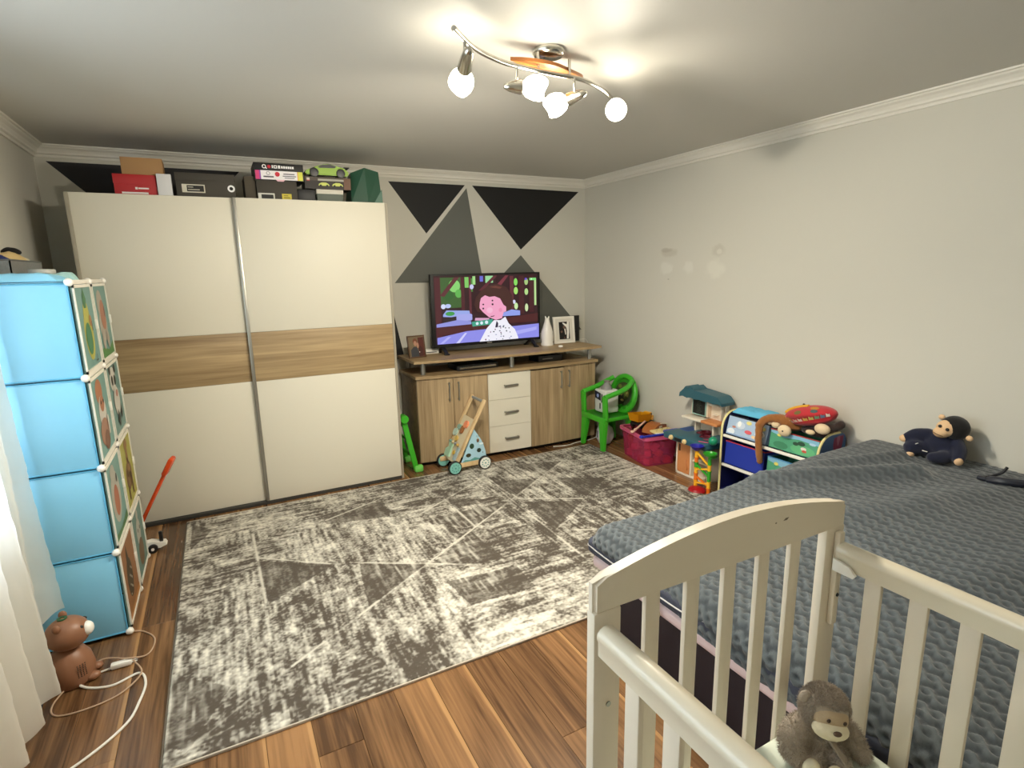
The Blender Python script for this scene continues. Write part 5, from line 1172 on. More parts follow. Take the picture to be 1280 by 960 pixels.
# ------------------------------------------------------------------ toy bin rack
QX, QX1, QN, QF = 2.866, 3.10, 1.835, 2.505
rk = thing('toy_bin_rack', 'blue wooden toy rack with printed fabric bins against the right wall', 'toy rack', ((QX + QX1) / 2, (QN + QF) / 2, 0))
M_navy = mat('rack_navy', '#10164f', 0.5); M_rblue = mat('rack_blue', '#3a5f92', 0.5)
def side_poly(): return [(QX, 0), (QX1, 0), (QX1, .50)] + [(QX1 - .05 + .05 * math.cos(a), .50 + .05 * math.sin(a)) for a in np.linspace(0, math.pi / 2, 6)] + [(QX + .10 + .10 * math.cos(a), .44 + .11 * math.sin(a)) for a in np.linspace(math.pi / 2, math.pi, 9)]
for y, m_, lab in ((QN, M_rblue, 'pale blue end panel with clouds and a red balloon'), (QF, M_navy, 'navy end panel')):
    s = obj('end_panel', MB().prism([(x, z) for x, z in side_poly()], (0, y - .007, 0), (1, 0, 0), (0, 0, 1), .014, (0, 1, 0)), m_, rk, label=lab)
    pts = [(QX, y, z) for z in np.linspace(.003, .44, 4)] + [(QX + .10 + .10 * math.cos(a), y, .44 + .11 * math.sin(a)) for a in np.linspace(math.pi, math.pi / 2, 9)][1:] + [(QX1 - .05, y, .55)]
    tb = MB().tube(pts, .0075, 8)
    obj('edge_trim', tb, mat('rack_edge', '#e6da9a', 0.5), s, label='cream yellow edge trim')
    if y == QN:
        o = (QX, y - .0072, 0); W = QX1 - QX
        q = [('#3a5f92', rect(.01, .02, .09, .03)), ('#a8a7a0', circle(.055, .425, .024, .016, 9)), ('#a8a7a0', circle(.080, .435, .020, .018, 9)), ('#a8a7a0', circle(.04, .418, .016, .010, 8)), ('#8f9098', circle(.07, .335, .034, .018, 9)), ('#8f9098', circle(.10, .33, .024, .014, 9)), ('#8f9098', circle(.19, .345, .024, .014, 9)),
             ]
        q2 = [('#8d3558', [(.125, .53), (.118, .49), (.130, .44), (.152, .41), (.172, .41), (.192, .44), (.205, .49), (.208, .535)]), ('#a8647c', [(.150, .535), (.148, .51), (.158, .48), (.168, .48), (.176, .51), (.176, .537)])]
        decal('cloud_print', s, o, (1, 0, 0), (0, 0, 1), q); decal('balloon_print', s, o, (1, 0, 0), (0, 0, 1), q2)
for z in (.395, .195): obj('front_rail', MB().box((QX + .002, QN + .007, z - .009), (QX + .018, QF - .007, z + .009), .004), M_whitep, rk, label='white front rail')
for z in (.395, .195, .01): obj('rear_rail', MB().box((QX1 - .02, QN + .007, z), (QX1 - .006, QF - .007, z + .018), .003), M_whitep, rk)
obj('back_sheet', MB().box((QX1 - .006, QN + .007, .02), (QX1 - .001, QF - .007, .50)), M_navy, rk)
obj('bottom_shelf', MB().box((QX + .01, QN + .007, .012), (QX1 - .006, QF - .007, .024)), M_navy, rk)
def fab_bin(name, label, ya, yb, z, hgt, m, tilt, prints, rim):
    bt = thing(name, label, 'fabric bin', (QX + .02, (ya + yb) / 2, z))
    hw = (yb - ya) / 2; D_ = .20
    R = Matrix.Rotation(math.radians(tilt), 4, 'Y')
    mb = MB()
    mb.box((0, -hw, 0), (D_, hw, .004)).box((0, -hw, 0), (.004, hw, hgt)).box((D_ - .004, -hw, 0), (D_, hw, hgt * .9)).box((0, -hw, 0), (D_, -hw + .004, hgt)).box((0, hw - .004, 0), (D_, hw, hgt))
    obj('bin_body', mb.xform(R), m, bt, True)
    obj('rim_binding', MB().box((-.002, -hw - .001, hgt - .004), (.005, hw + .001, hgt + .003), .001).box((0, -hw - .002, hgt - .004), (D_, -hw + .005, hgt + .003), .001).box((0, hw - .005, hgt - .004), (D_, hw + .002, hgt + .003), .001).xform(R), mat('rim_' + rim[1:], rim, 0.6), bt, True)
    if prints: decal('print', bt, R @ Vector((0, hw, 0)), (0, -2 * hw, 0), R @ Vector((0, 0, hgt)), prints, local=True)
    return bt
cloudp = [('#a9bfda', rect(.01, .02, .99, .98)), ('#dfe6ee', circle(.12, .2, .1, .16, 10)), ('#e3d98a', circle(.52, .82, .07, .10, 8)), ('#e3d98a', circle(.86, .72, .08, .11, 8)), ('#c9d6e6', circle(.33, .6, .12, .2, 10)), ('#eef0f2', circle(.30, .66, .05, .16, 8)), ('#eef0f2', circle(.82, .42, .12, .18, 9)), ('#c98a7a', circle(.18, .45, .05, .06, 8)), ('#d85f6a', circle(.55, .36, .09, .10, 10)), ('#e8c9a0', circle(.70, .2, .06, .08, 8)), ('#8fa9d0', rect(.05, .04, .95, .09))]
meadow = [('#4f9a78', rect(.01, .02, .99, .98)), ('#7fb4cf', [(.01, .98), (.99, .98), (.99, .72), (.6, .8), (.3, .7), (.01, .84)]), ('#5fae7c', circle(.7, .3, .25, .25, 12)), ('#3d7f5f', circle(.25, .25, .16, .2, 10)), ('#2a4a3a', circle(.55, .55, .06, .1, 8)), ('#2a4a3a', circle(.66, .62, .08, .12, 8)), ('#d9d2c8', circle(.72, .38, .06, .09, 8)), ('#b9503c', circle(.74, .27, .05, .07, 8)), ('#d9cf6a', circle(.2, .78, .05, .08, 8)), ('#a9c9de', circle(.88, .74, .07, .07, 8))]
rkb = 'fabric bins in the toy rack'
for (nm, lab, ya, yb, z, hg, m_, ti, pr, rim) in (
    ('fabric_bin', 'pale blue printed bin in the upper left bay of the toy rack', 2.185, 2.492, .408, .125, mat('bin_paleblue', '#7f9cc0', 0.6), 14, cloudp, '#1d2030'),
    ('fabric_bin', 'green meadow printed bin in the upper right bay of the toy rack', 1.850, 2.165, .408, .110, mat('bin_green', '#3f8a6a', 0.6), 8, meadow, '#9a2f2f'),
    ('fabric_bin', 'plain royal blue bin with red rim in the middle left bay of the toy rack', 2.190, 2.492, .206, .150, mat('bin_royal', '#16309c', 0.7, bump=.3, bscale=200), 4, None, '#b8324a'),
    ('fabric_bin', 'green and sky printed bin in the middle right bay of the toy rack', 1.850, 2.170, .206, .135, mat('bin_green', '', 0), 4, meadow, '#4a86b8')):
    tag(fab_bin(nm, lab, ya, yb, z, hg, m_, ti, pr, rim), group=rkb)
# things lying in and on the rack
cl = cloth('folded_cloth', 2.93, 3.07, 2.20, 2.48, .545, .035, mat('cloth_paleblue2', '#5fb2d6', 0.85), 'bright sky blue cloth over the pale blue bin of the toy rack', 14)
crumple('soft_toy', (2.97, 2.33, .0245), (.075, .09, .055), mat('plush_grey', '#8d9094', 0.95), 'grey soft toy lying in the bottom bay of the toy rack', 'plush toy', 31)

# ------------------------------------------------------------------ soft toys on the rack
M_fbrown = mat('plush_brown', '#8f5a2a', 0.95, sheen=.3, bump=.5, bscale=220, vary=.2, vscale=60)
M_fbeige = mat('plush_beige', '#d9c3a0', 0.95, sheen=.2, bump=.3, bscale=220)
t = thing('monkey_plush', 'brown long-armed plush monkey draped over the front of the toy rack', 'plush toy', (2.95, 2.11, .55))
obj_b = blob('body', [('e', (2.985, 2.085, .548), (.07, .085, .034)), ('l', [(2.945, 2.06, .575), (2.915, 2.13, .585), (2.885, 2.19, .572), (2.842, 2.205, .54)], [.030, .030, .026, .024]), ('l', [(2.842, 2.205, .54), (2.832, 2.195, .44), (2.832, 2.185, .36), (2.836, 2.180, .315)], [.024, .021, .021, .018]),
     ('e', (2.93, 2.09, .56), (.03, .035, .03))], M_fbrown, t, .007, 4, .003, 80)
obj('foot', MB().ell((2.872, 2.055, .535), (.026, .042, .034)), M_fbeige, t, angle=180, label='beige foot')
obj('muzzle', MB().ell((2.90, 2.135, .548), (.022, .026, .020)), M_fbeige, t, angle=180, label='beige muzzle'); obj('ear', MB().ell((2.895, 2.175, .556), (.013, .02, .015)), M_fbeige, t, angle=180)
obj('sole_mark', MB().ell((2.8475, 2.05, .537), (.003, .006, .005)), M_dark, t, angle=180)
t = thing('dog_plush', 'dark brown plush animal lying under the red cushion on the toy rack', 'plush toy', (2.97, 1.93, .55))
M_fdark = mat('plush_dark', '#2c1a14', 0.95, sheen=.2, bump=.5, bscale=220)
blob('body', [('e', (2.985, 1.925, .546), (.07, .095, .030)), ('l', [(2.96, 1.86, .585), (2.955, 1.81, .60), (2.95, 1.775, .625)], [.024, .022, .024]), ('l', [(3.03, 2.02, .58), (3.035, 2.045, .64), (3.03, 2.055, .675)], [.02, .014, .008])], M_fdark, t, .007, 3, .002, 80)
obj('foot', MB().ell((2.90, 1.845, .592), (.028, .044, .030)), M_fbeige, t, angle=180, label='beige foot'); obj('paw', MB().ell((2.872, 1.895, .566), (.018, .026, .014)), M_fbeige, t, angle=180)
t = thing('crocodile_cushion', 'red plush crocodile cushion with coloured piano keys for teeth on the toy rack', 'plush toy', (2.96, 1.965, .6))
Rc = Matrix.Scale(1.0, 4) @ Matrix.Translation((2.965, 1.965, .634)) @ Matrix.Rotation(math.radians(-16), 4, 'X') @ Matrix.Rotation(math.radians(-8), 4, 'Z') @ Matrix.Diagonal((1.14, 1.14, 1.02, 1))
cr = MB(); cr.ell((0, 0, 0), (.075, .150, .058), None, 40, 24)
for v in cr.bm.verts:
    if v.co.x < -.03: v.co.x -= .012 * math.exp(-((v.co.z + .012) / .012) ** 2) * -1.6
bdy = obj('body', cr.xform(Rc), mat('plush_red', '#b3202a', 0.85, sheen=.2, bump=.3, bscale=240), t, angle=180)
def on_ell(th_, ph_, k=1.012): return Rc @ Vector((-.075 * k * math.cos(ph_) * math.cos(th_), .150 * k * math.cos(ph_) * math.sin(th_), .058 * k * math.sin(ph_)))
def patch(name, tc, pc_, rt, rp, m_):
    mb = MB(); c = mb.bm.verts.new(on_ell(tc, pc_, 1.03)); ring_ = [mb.bm.verts.new(on_ell(tc + rt * math.cos(a), pc_ + rp * math.sin(a), 1.015)) for a in np.linspace(0, 2 * math.pi, 12, endpoint=False)]
    for i in range(12): mb.bm.faces.new((c, ring_[i], ring_[(i + 1) % 12]))
    obj(name, mb, m_, bdy, angle=180)
patch('spot', .10, .50, .17, .20, mat('felt_olive', '#6f6436', 0.9)); patch('spot', -.62, .52, .16, .18, mat('felt_slate', '#4a5a5c', 0.9)); patch('spot', .75, .12, .07, .12, mat('felt_pink', '#d86a74', 0.9))
kc = ['#ece6dc', '#ece6dc', '#ece6dc', '#e3d36a', '#d8d87a', '#7fae8a', '#6f8fae', '#ece6dc']
for i in range(8):
    t0 = .50 - i * .215; mb = MB(); a, b_ = t0, t0 - .185; pl_ = -.52 + .055 * i
    q = [on_ell(a, pl_, 1.03), on_ell(b_, pl_ + .03, 1.03), on_ell(b_ + .03, pl_ + .30, 1.05), on_ell((a + b_) / 2, pl_ + .24, 1.05), on_ell(a, pl_ + .34, 1.05)]
    vs = [mb.bm.verts.new(v) for v in q]; mb.bm.faces.new(vs); bmesh.ops.solidify(mb.bm, geom=mb.bm.faces[:], thickness=.005)
    obj('piano_tooth', mb, mat('felt_key_' + kc[i][1:], kc[i], 0.8), bdy)
mb = MB(); mb.tube([Rc @ Vector((.0 - .02, y, .052 * math.sqrt(max(0, 1 - (y / .15) ** 2)) + .004)) for y in np.linspace(-.02, .13, 11)], .010, 10)
obj('yellow_crest', mb, mat('felt_yellow', '#d8a02c', 0.9), bdy, label='mustard yellow crest'); patch('spot', -.75, .85, .25, .18, mat('felt_ochre', '#b98232', 0.9))

# ------------------------------------------------------------------ bed
bx0, by1, by0 = 1.30, 1.66, -.50
bd_ = thing('bed', 'large low bed with dark base and pink sheet behind the crib', 'bed', (2.2, .6, 0))
obj('base', MB().box((bx0, by0, .0), (3.112, by1, .300), .008), mat('bed_base', '#261a20', 0.8, bump=.2, bscale=300), bd_, label='dark plum upholstered base')
obj('mattress', MB().box((bx0 - .062, by0, .302), (3.116, by1 + .045, .352), .018, 4), mat('sheet_pink', '#dcc4c4', 0.85, bump=.15, bscale=120), bd_, label='mattress in a pale pink sheet')
dv = thing('duvet', 'dark slate duvet with white piping peeking from under the grey blanket', 'duvet', (2.2, .6, .3))
obj('duvet_body', MB().box((bx0 - .072, by0 + .02, .3535), (3.08, by1 + .072, .425), .026, 5), mat('duvet_slate', '#3b3f4e', 0.85, bump=.2, bscale=150), dv, angle=60)
pz = .388
obj('piping', MB().tube(spline([(bx0 - .068, 1.10, pz + .02), (bx0 - .074, 1.2, pz + .004), (bx0 - .074, 1.45, pz), (bx0 - .073, by1 + .02, pz + .004), (bx0 - .045, by1 + .072, pz + .002), (bx0 + .1, by1 + .074, pz), (2.0, by1 + .074, pz)], 10), .0026, 6), mat('piping_white', '#b9b7b6', 0.7), dv)
for y in (1.30, 1.17): obj('tie', MB().tube(spline([(bx0 - .075, y, .375), (bx0 - .080, y + .004, .355), (bx0 - .074, y - .004, .328), (bx0 - .070, y + .003, .31)], 5), .0045, 6), mat('tie_cream', '#d9cfae', 0.8), dv)
def ztop(x, y):
    s = np.clip((x - 1.4) / 1.6, 0, 1); z = .475 + .075 * s * s * (3 - 2 * s)
    z = z + .022 * (fbm(x * 1.7, y * 1.7, 51, 3) - .5)
    # long soft folds by the far edge
    for (ax, ay, bx_, by_, wd_, hh) in ((2.15, 1.62, 2.72, 1.28, .06, .045), (2.35, 1.60, 2.95, 1.42, .045, .034), (1.9, 1.35, 2.4, 1.1, .09, .024), (2.5, 1.1, 3.0, .9, .08, .020), (1.75, .8, 2.5, .62, .09, .016), (1.5, 1.45, 2.1, 1.38, .06, .014)):
        dx, dy = bx_ - ax, by_ - ay; u = ((x - ax) * dx + (y - ay) * dy) / (dx * dx + dy * dy); uc = np.clip(u, 0, 1)
        d = np.hypot(x - ax - uc * dx, y - ay - uc * dy); z = z + hh * np.exp(-(d / wd_) ** 2)
    return z
def blanket():
    r = .075; q = r * math.pi / 2
    xA, yA = bx0 - .068 + r, by1 + .068 - r      # where the rounding begins
    sx = np.arange(-.18, 3.105 - xA, .0058); sy = np.arange(by0 + .02 - yA, .17, .0058)
    def fold(s):
        return np.where(s < q, r * np.sin(np.clip(s, 0, q) / r), r), np.where(s < q, r * (1 - np.cos(np.clip(s, 0, q) / r)), r + (s - q))
    S, T_ = np.meshgrid(sx, sy, indexing='ij')
    yy = yA + T_
    k_ = np.clip((yy - 1.02) / .42, 0, 1); Lh = .166 - .052 * k_ * k_ * (3 - 2 * k_) + .006 * np.sin(yy * 17)
    Sf = np.where(S < 0, S / .18 * Lh, S)
    ox = np.clip(-Sf, 0, None); oy = np.clip(T_, 0, None)
    rho = np.hypot(ox, oy) + 1e-9
    h, drop = fold(rho)
    X = np.where(Sf < 0, xA - h * ox / rho, xA + Sf); Yc = np.where(T_ > 0, yA + h * oy / rho, yA + T_)
    dx = drop * (ox / rho); S = Sf
    both = np.minimum(ox, oy)
    Z = ztop(X, Yc) - drop
    side = np.clip(dx / .05, 0, 1)
    X = X - .006 * side * np.sin(T_ * 9 + 1.3)
    # relief: chains of interlocking links in rows
    p_, lam = .060, .074
    wob = .012 * (fbm(S * 4, T_ * 4, 61, 2) - .5)
    wv = np.mod(S + wob, p_) - p_ / 2; row = np.floor((S + wob) / p_)
    ph = 2 * np.pi * T_ / lam + row * 1.9
    tri = np.arcsin(np.sin(ph)) / (np.pi / 2)
    c1 = .0155 * np.clip(tri * 1.5, -1, 1)
    d1 = np.abs(wv - c1); d2 = np.abs(wv + c1)
    over = np.cos(ph) > 0
    r1 = np.clip(1 - d1 / .0125, 0, 1); r2 = np.clip(1 - d2 / .0125, 0, 1)
    rel = np.maximum(np.where(over, r1, r1 * .55), np.where(over, r2 * .55, r2))
    rel = np.sqrt(rel) * .0085
    rel = rel * (.6 + .8 * fbm(S * 2.4, T_ * 2.4, 91, 2)) * (1.15 - .6 * np.clip((X - 1.5) / .9, 0, 1) * np.clip((Yc + .1) / .9, 0, 1))
    rel += .0016 * (fbm(S * 60, T_ * 60, 71, 2) - .5)
    Z = Z + rel * np.clip(1 - drop / .08, .25, 1)
    X = X - rel * side * .8
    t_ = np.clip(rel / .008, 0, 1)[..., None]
    C = np.array(H('#373d42')[:3]) * (1 - t_) + np.array(H('#545b5f')[:3]) * t_  # relief shading painted into the pile colour: darker furrows, lighter ridges
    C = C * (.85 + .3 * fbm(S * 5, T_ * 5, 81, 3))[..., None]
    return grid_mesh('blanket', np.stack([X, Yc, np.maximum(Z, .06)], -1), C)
bl = mesh_obj('blanket', blanket(), attr_mat('blanket_fleece', 0.85, sheen=.35, bump=.35, bscale=500, spec=.2), angle=180)
INV['blanket'] = Matrix.Identity(4)
tag(bl, 'slate grey fleece blanket with chain relief spread over the bed', 'blanket')

# black plush monkey and dark strap on the bed
t = thing('monkey_plush', 'black plush monkey in navy suit sitting on the bed against the wall', 'plush toy', (2.99, 1.32, .56))
M_navyp = mat('plush_navy', '#10152e', 0.95, sheen=.2, bump=.4, bscale=260); M_blackp = mat('plush_black', '#0d0b0c', 0.95, sheen=.2, bump=.4, bscale=260); M_skin = mat('plush_skin', '#d8b48c', 0.8)
body = blob('body', [('e', (3.0, 1.315, .632), (.062, .075, .072)), ('l', [(2.985, 1.37, .668), (2.965, 1.41, .665), (2.945, 1.435, .645)], [.032, .028, .024]), ('l', [(3.0, 1.255, .655), (2.97, 1.225, .625), (2.94, 1.213, .60)], [.032, .030, .026]),
     ('l', [(2.97, 1.36, .60), (2.93, 1.405, .607), (2.93, 1.40, .58)], [.036, .038, .026]), ('l', [(2.98, 1.28, .592), (2.93, 1.27, .592), (2.90, 1.30, .588)], [.034, .032, .024])], M_navyp, t, .006, 4, 0)
hd = obj('head', MB().ell((3.005, 1.272, .722), (.058, .060, .058)), M_blackp, t, angle=180, label='black head')
obj('face', MB().ell((2.972, 1.288, .722), (.034, .044, .040), (0, .25, 0)).ell((2.953, 1.300, .702), (.030, .034, .026)), M_skin, hd, angle=180, label='tan face')
for y, z in ((1.303, .734), (1.272, .724)): obj('eye', MB().ell((2.937 + .003, y, z), (.006, .008, .008)), M_dark, hd, angle=180)
obj('mouth', MB().tube(spline([(2.927, 1.328, .706), (2.921, 1.305, .698), (2.925, 1.28, .692)], 5), .0015, 6), mat('stitch', '#5a4020', 0.8), hd)
for y, z in ((1.205, .69), (1.325, .765)): obj('ear', MB().ell((2.995, y, z), (.010, .014, .013)), M_skin, hd, angle=180)
for c, r_, nm in (((2.935, 1.448, .638), (.016, .020, .018), 'hand'), ((2.93, 1.207, .592), (.018, .018, .022), 'hand'), ((2.915, 1.40, .576), (.02, .018, .018), 'foot'), ((2.905, 1.425, .566), (.014, .03, .008), 'foot')):
    obj(nm, MB().ell(c, r_), M_skin, t, angle=180)
for a, b_ in (((2.90, 1.345, .61), (2.905, 1.325, .607)), ((2.905, 1.38, .632), (2.908, 1.37, .638))): obj('white_mark', MB().bar(a, b_, .004, .003), M_whitep, body)
t = thing('strap', 'dark navy padded strap lying on the bed near the right wall', 'strap', (2.9, 1.05, .56))
xs_ = [(2.845, 1.092), (2.835, 1.05), (2.83, 1.0), (2.86, .95), (2.93, .90), (3.0, .86)]
def zb(x, y): return float(ztop(np.array([[x]]), np.array([[y]]))[0, 0])
obj('strap_body', MB().tube(spline([(x, y, zb(x, y) + .016) for x, y in xs_], 6), [.010] * 6 + [.018] * 13 + [.016] * 12, 10), mat('strap_navy', '#20242f', 0.45), t)
obj('strap_loop', MB().tube(spline([(2.845, 1.092, zb(2.845, 1.092) + .012), (2.92, 1.075, zb(2.92, 1.07) + .012), (2.945, 1.05, zb(2.945, 1.05) + .03), (2.96, 1.04, zb(2.96, 1.04) + .055)], 6), .006, 8), mat('strap_dark', '#14161d', 0.6), t)

# ------------------------------------------------------------------ crib
cA, cB, cF, cN = 0.500, 1.183, .702, -.545
cr_ = thing('crib', 'white wooden baby crib with arched end in the near right corner', 'crib', ((cA + cB) / 2, (cF + cN) / 2, 0))
def end_panel(yn_, thick=.022):
    yA, yB = yn_, yn_ + thick
    n = 26
    top = []
    for i in range(n + 1):
        u = i / n; x = cA + (cB - cA) * u; z = .978 + .046 * math.sin(math.pi * u) ** .9 - .004 * u; top.append((x, z))
    P = [(cA, .925), (cB, .922)] + top[::-1]
    mb = MB().prism(P, (0, yA, 0), (1, 0, 0), (0, 0, 1), thick, (0, 1, 0))
    bmesh.ops.bevel(mb.bm, geom=[e for e in mb.bm.edges if abs(e.verts[0].co.y - e.verts[1].co.y) < 1e-6 and max(e.verts[0].co.z, e.verts[1].co.z) > .94], offset=.006, segments=3, affect='EDGES')
    ar = obj('arched_rail', mb, M_crib, cr_, angle=40)
    if yn_ > 0: decal('scuff_marks', ar, (0, yA, 0), (1, 0, 0), (0, 0, 1), [('#6f6350', [(.968, .981), (.975, .986), (.986, .986), (.980, .981)]), ('#857a66', circle(.946, .982, .003, .002, 6))])
    for x0_, x1_ in ((cA, cA + .058), (cB - .062, cB)): obj('post', MB().box((x0_, yA, 0), (x1_, yB, .9235), .004), M_crib, cr_)
    for k in range(5):
        x = .617 + .0978 * k; obj('slat', MB().box((x, yA + .005, .20), (x + .034, yB - .005, .925), .003), M_crib, cr_)
    obj('bottom_rail', MB().box((cA + .058, yA + .002, .14), (cB - .062, yB - .002, .20), .003), M_crib, cr_)
end_panel(.680); end_panel(cN - .022 + .022)
def side(xa, xb, ztop_, name_y0, name_y1, inner):
    """side gate between the end panels"""
    xm = (xa + xb) / 2
    prof_ = [(-.016, -.050), (.016, -.050), (.016, -.024), (.019, -.018)] + [(.019 * math.cos(a), -.014 + .016 * math.sin(a)) for a in np.linspace(0, math.pi, 9)] + [(-.019, -.018), (-.016, -.024)]
    mb = MB().prism(prof_, (xm, name_y0, ztop_), (1, 0, 0), (0, 0, 1), name_y1 - name_y0, (0, 1, 0))
    obj('top_rail', mb, mat('crib_satin', '#ddd2bb', 0.28, coat=.3), cr_, angle=40)
    y = name_y1 - .058
    while y - .034 > name_y0:
        obj('slat', MB().box((xm - .006, y - .034, .19), (xm + .006, y, ztop_ - .048), .003), M_crib, cr_); y -= .0868
    obj('bottom_rail', MB().box((xm - .013, name_y0, .14), (xm + .013, name_y1, .195), .004), M_crib, cr_)
side(.498, .534, .905, cN + .024, .668, 1)
side(1.140, 1.176, .890, cN + .024, .668, -1)
# sliding guide, clip and screw on the right hand post
gd = obj('guide_strip', MB().box((1.146, .666, .69), (1.166, .680, .915), .004), M_crib, cr_)
obj('screw', MB().lathe([(0, 0), (.0045, 0), (.004, .002), (0, .002)], (1.156, .666, .765), (0, -1, 0), 12), M_dark, gd)
obj('clip', MB().prism([(0, 0), (.0, .028), (-.035, .022), (-.05, .008), (-.045, .0)], (1.137, .668, .832), (0, 1, 0), (0, 0, 1), .006, (-1, 0, 0)), M_whitep, cr_, label='white plastic clip')
obj('peg', MB().cyl((.582 - .05, .6795, .74), (.582 - .05, .678, .74), .005, n=12), M_alu, cr_)
obj('slat_base', MB().box((.54, cN + .02, .29), (1.135, .675, .325), .003), M_crib, cr_)
t = thing('crib_mattress', 'pale mattress lying inside the white crib', 'mattress', (.84, .06, .326))
obj('mattress_body', MB().box((.545, cN + .03, .3265), (1.130, .672, .475), .02, 4), mat('crib_sheet', '#d9e0d2', 0.85, bump=.15, bscale=150), t)

# grey plush monkey in the crib corner
C0 = Vector((1.022, .600, 0)); uu = Vector((.8845, -.4661, 0)); ff = Vector((-.4661, -.8845, 0))
t = thing('monkey_plush', 'grey brown plush monkey with cream muzzle sitting in the crib corner', 'plush toy', (C0.x, C0.y, .4765))
def Q(u, f, z): return tuple(C0 + uu * u * .92 + ff * f * .92 + Vector((0, 0, .4765 + (z - .4255) * .80)))
M_pl = mat('plush_taupe', '#ab9d8d', 0.95, sheen=.3, bump=.6, bscale=240, vary=.25, vscale=70); M_cream = mat('plush_cream', '#e8dcbf', 0.95, bump=.3, bscale=300); M_tan = mat('plush_tan', '#bfa88a', 0.95, bump=.3, bscale=300)
bodym = blob('body', [('e', Q(0, 0, .485), (.042, .038, .058)), ('l', [Q(-.030, .005, .520), Q(-.062, .016, .505), Q(-.070, .030, .470), Q(-.052, .042, .446)], [.022, .026, .026, .020]),
     ('l', [Q(.030, 0, .515), Q(.062, .004, .490), Q(.080, .016, .458), Q(.088, .03, .444)], [.022, .024, .022, .018]), ('l', [Q(-.022, .01, .450), Q(-.032, .05, .448)], [.025, .021]), ('l', [Q(.02, .01, .450), Q(.022, .055, .448)], [.025, .021])], M_pl, t, .005, 4, .0015, 120)
Rh = Matrix.Translation(Q(.006, .012, .566)) @ Matrix.Rotation(math.radians(-13), 4, ff) @ Matrix.Scale(.90, 4)
def RHm(mb): return mb.xform(Rh)
def hq(u, f, z): return tuple(uu * u + ff * f + Vector((0, 0, z)))
rotz = math.atan2(uu.y, uu.x)
hd = obj('head', RHm(MB().ell(hq(0, -.006, 0), (.052, .046, .050), (0, 0, rotz), 32, 20)), M_pl, t, angle=180)
obj('face', RHm(MB().ell(hq(.0, .024, -.004), (.040, .022, .030), (0, 0, rotz), 24, 16)), M_tan, hd, angle=180, label='tan face')
mz = obj('muzzle', RHm(MB().ell(hq(.0, .034, -.024), (.042, .024, .023), (0, 0, rotz), 24, 16)), M_cream, hd, angle=180, label='cream muzzle')
obj('nose', RHm(MB().ell(hq(.0, .0575, -.015), (.010, .004, .0065), (0, 0, rotz), 14, 10)), mat('nose_brown', '#5c4434', 0.7), mz, angle=180, label='brown nose')
for s in (-.018, .02): obj('eye', RHm(MB().ell(hq(s, .0435, .003), (.0045, .003, .005), (0, 0, rotz), 10, 8)), mat('eye_brown', '#3c2a20', 0.3), hd, angle=180)
for s in (-1, 1): obj('ear', RHm(MB().ell(hq(s * .053, -.004, .018 if s < 0 else -.002), (.014, .009, .016), (0, 0, rotz), 14, 10)), M_pl, hd, angle=180)
for u_, f_, z_ in ((-.056, .068, .449), (-.014, .086, .447)): obj('foot_pad', MB().ell(Q(u_ + .01, f_, z_), (.019, .016, .020)), M_cream, t, angle=180, label='cream foot pad')
obj('ribbon', MB().bar(Q(-.012, .04, .535), Q(.026, .070, .468), .016, .005, .002).ell(Q(-.014, .038, .535), (.012, .010, .010)), mat('ribbon_taupe', '#9d8f80', 0.9, bump=.4, bscale=300), t, label='fleecy scarf tail')
fr_keep = None
fur('fur', bodym, 9000, .0085, M_pl, t, .0008, .5, 3)
def keep_head(c):
    d = Matrix(Rh).inverted() @ Vector((c.x + t.location.x, c.y + t.location.y, c.z + t.location.z))
    return not (d.dot(ff) > .024 and d.z < .024)
fur('fur', hd, 9000, .0075, M_pl, t, .0008, .2, 4, keep_head)

# ------------------------------------------------------------------ ceiling lamp
t = thing('ceiling_lamp', 'curved chrome ceiling lamp with four lit tulip spots and a wooden plate', 'lamp', (1.19, 1.93, ZC))
M_glow = bpy.data.materials.new('lit_glass'); M_glow.use_nodes = True
p = M_glow.node_tree.nodes['Principled BSDF']; p.inputs['Base Color'].default_value = H('#fff6e2'); p.inputs['Roughness'].default_value = .3
p.inputs['Emission Color'].default_value = (1.0, 0.92, 0.74, 1); p.inputs['Emission Strength'].default_value = SHADE_GLOW
obj('canopy', MB().lathe([(0, 0), (.058, 0), (.060, -.012), (.052, -.024), (0, -.026)], (1.185, 1.925, ZC - .0005), n=32), M_chrome, t, angle=60)
zb_ = 2.20
bar = spline([(0.714, 1.696, zb_), (0.82, 1.80, zb_), (0.92, 1.86, zb_), (1.014, 1.892, zb_), (1.19, 1.911, zb_), (1.297, 1.915, zb_), (1.391, 1.942, zb_), (1.508, 2.007, zb_), (1.64, 2.115, zb_)], 8)
obj('bar', MB().tube(bar, .0085, 12), M_chrome, t, angle=60)
bt = [(1.02, 1.915), (1.09, 1.893), (1.19, 1.893), (1.29, 1.93), (1.372, 1.972), (1.30, 1.990), (1.20, 1.975), (1.09, 1.945)]
P = spline([(x, y, 0) for x, y in bt + bt[:1]], 5)[:-1]
obj('wood_plate', MB().prism([(q.x, q.y) for q in P], (0, 0, 2.222), (1, 0, 0), (0, 1, 0), .012, (0, 0, 1)), wood('lamp_wood', '#c9803f', '#a3602c', 0, 0.35, 1.2, coat=.4), t, label='boat shaped orange wood plate')
for x, y in ((1.13, 1.908), (1.27, 1.915)): obj('spacer', MB().cyl((x, y, zb_), (x, y, 2.262), .006, n=12), M_chrome, t)
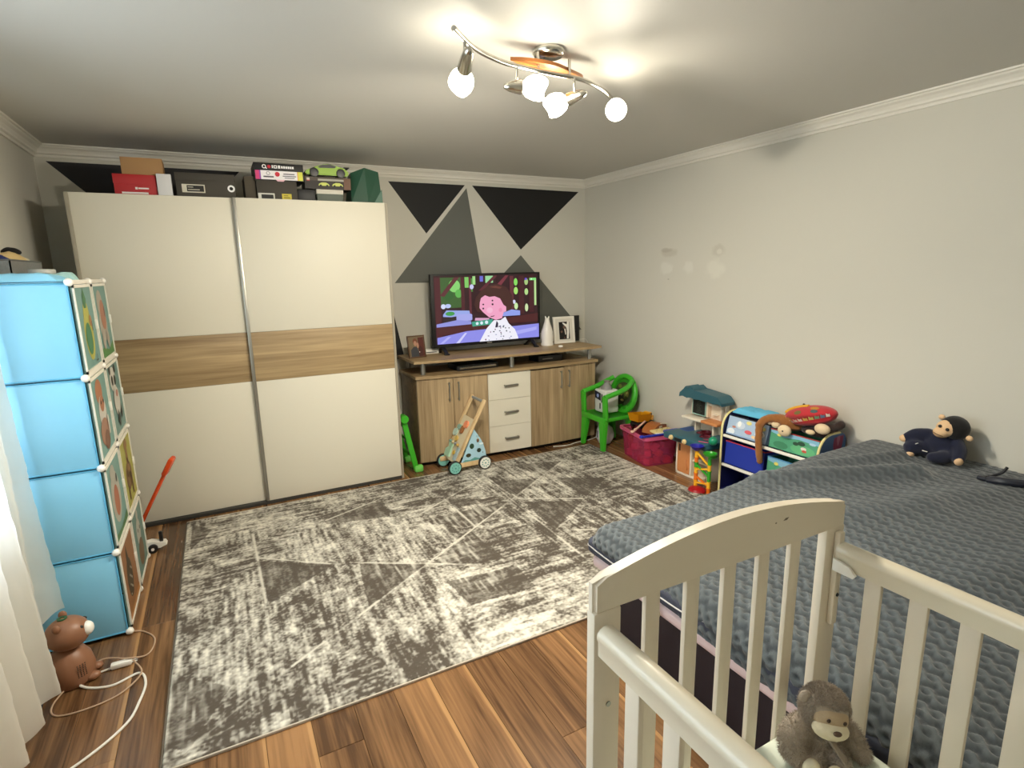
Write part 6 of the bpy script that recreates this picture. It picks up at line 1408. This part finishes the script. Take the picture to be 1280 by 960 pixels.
for (sx, sy), tip, bulb in (((.775, 1.755), (.760, 1.690, 2.150), (.815, 1.880, 2.125)), ((1.033, 1.893), (.985, 1.905, 2.130), (1.088, 1.885, 2.133)), ((1.287, 1.908), (1.315, 1.870, 2.140), (1.268, 1.985, 2.125)), ((1.60, 2.08), (1.655, 2.13, 2.150), (1.565, 2.010, 2.135))):
    tip, bulb = Vector(tip), Vector(bulb); ax = (bulb - tip).normalized(); L_ = (bulb - tip).length
    hp = tip + ax * L_ * .40
    st = obj('spot_arm', MB().tube([(sx, sy, zb_), (sx, sy, 2.165), tuple(hp)], .0055, 10), M_chrome, t)
    hold = obj('spot_cone', MB().lathe([(0, 0), (.008, .002), (.016, .02), (.022, L_ * .45), (.0245, L_ * .62), (.020, L_ * .62), (0, L_ * .60)], tip, ax, 24), M_chrome, t, angle=60)
    # tulip glass with three petal tips
    mb = MB(); n = 24; x_ = ax.orthogonal().normalized(); y_ = ax.cross(x_); rings = []
    for kk, (rr_, hh_) in enumerate([(.020, -.030), (.033, -.016), (.041, .004), (.043, .022), (.038, .036)]):
        rw = []
        for i in range(n):
            a = 2 * math.pi * i / n; w_ = (kk / 4) ** 2 * (.5 + .5 * math.cos(3 * a))
            rw.append(mb.bm.verts.new(bulb + ax * (hh_ + .014 * w_) + (x_ * math.cos(a) + y_ * math.sin(a)) * (rr_ * (1 + .03 * w_))))
        rings.append(rw)
    cap0 = mb.bm.verts.new(bulb - ax * .032); cap1 = mb.bm.verts.new(bulb + ax * .030)
    for i in range(n):
        j = (i + 1) % n; mb.bm.faces.new((cap0, rings[0][j], rings[0][i])); mb.bm.faces.new((rings[-1][i], rings[-1][j], cap1))
        for a, b_ in zip(rings, rings[1:]): mb.bm.faces.new((a[i], a[j], b_[j], b_[i]))
    obj('tulip_shade', mb, M_glow, t, angle=180, label='lit white tulip glass shade')
    # the lamp in the shade throws its light forward and down
    ld = bpy.data.lights.new('spot_bulb', 'SPOT'); ld.energy = SPOT_WATTS; ld.color = (1.0, 0.92, 0.755); ld.spot_size = math.radians(176); ld.spot_blend = .7; ld.shadow_soft_size = .02
    lo_ = bpy.data.objects.new('spot_bulb', ld); link(lo_); lo_.parent = t
    dv_ = (ax * .6 + Vector((0, 0, -.8))).normalized()
    lo_.location = bulb + dv_ * .062 - t.location
    lo_.rotation_euler = dv_.to_track_quat('-Z', 'Y').to_euler()
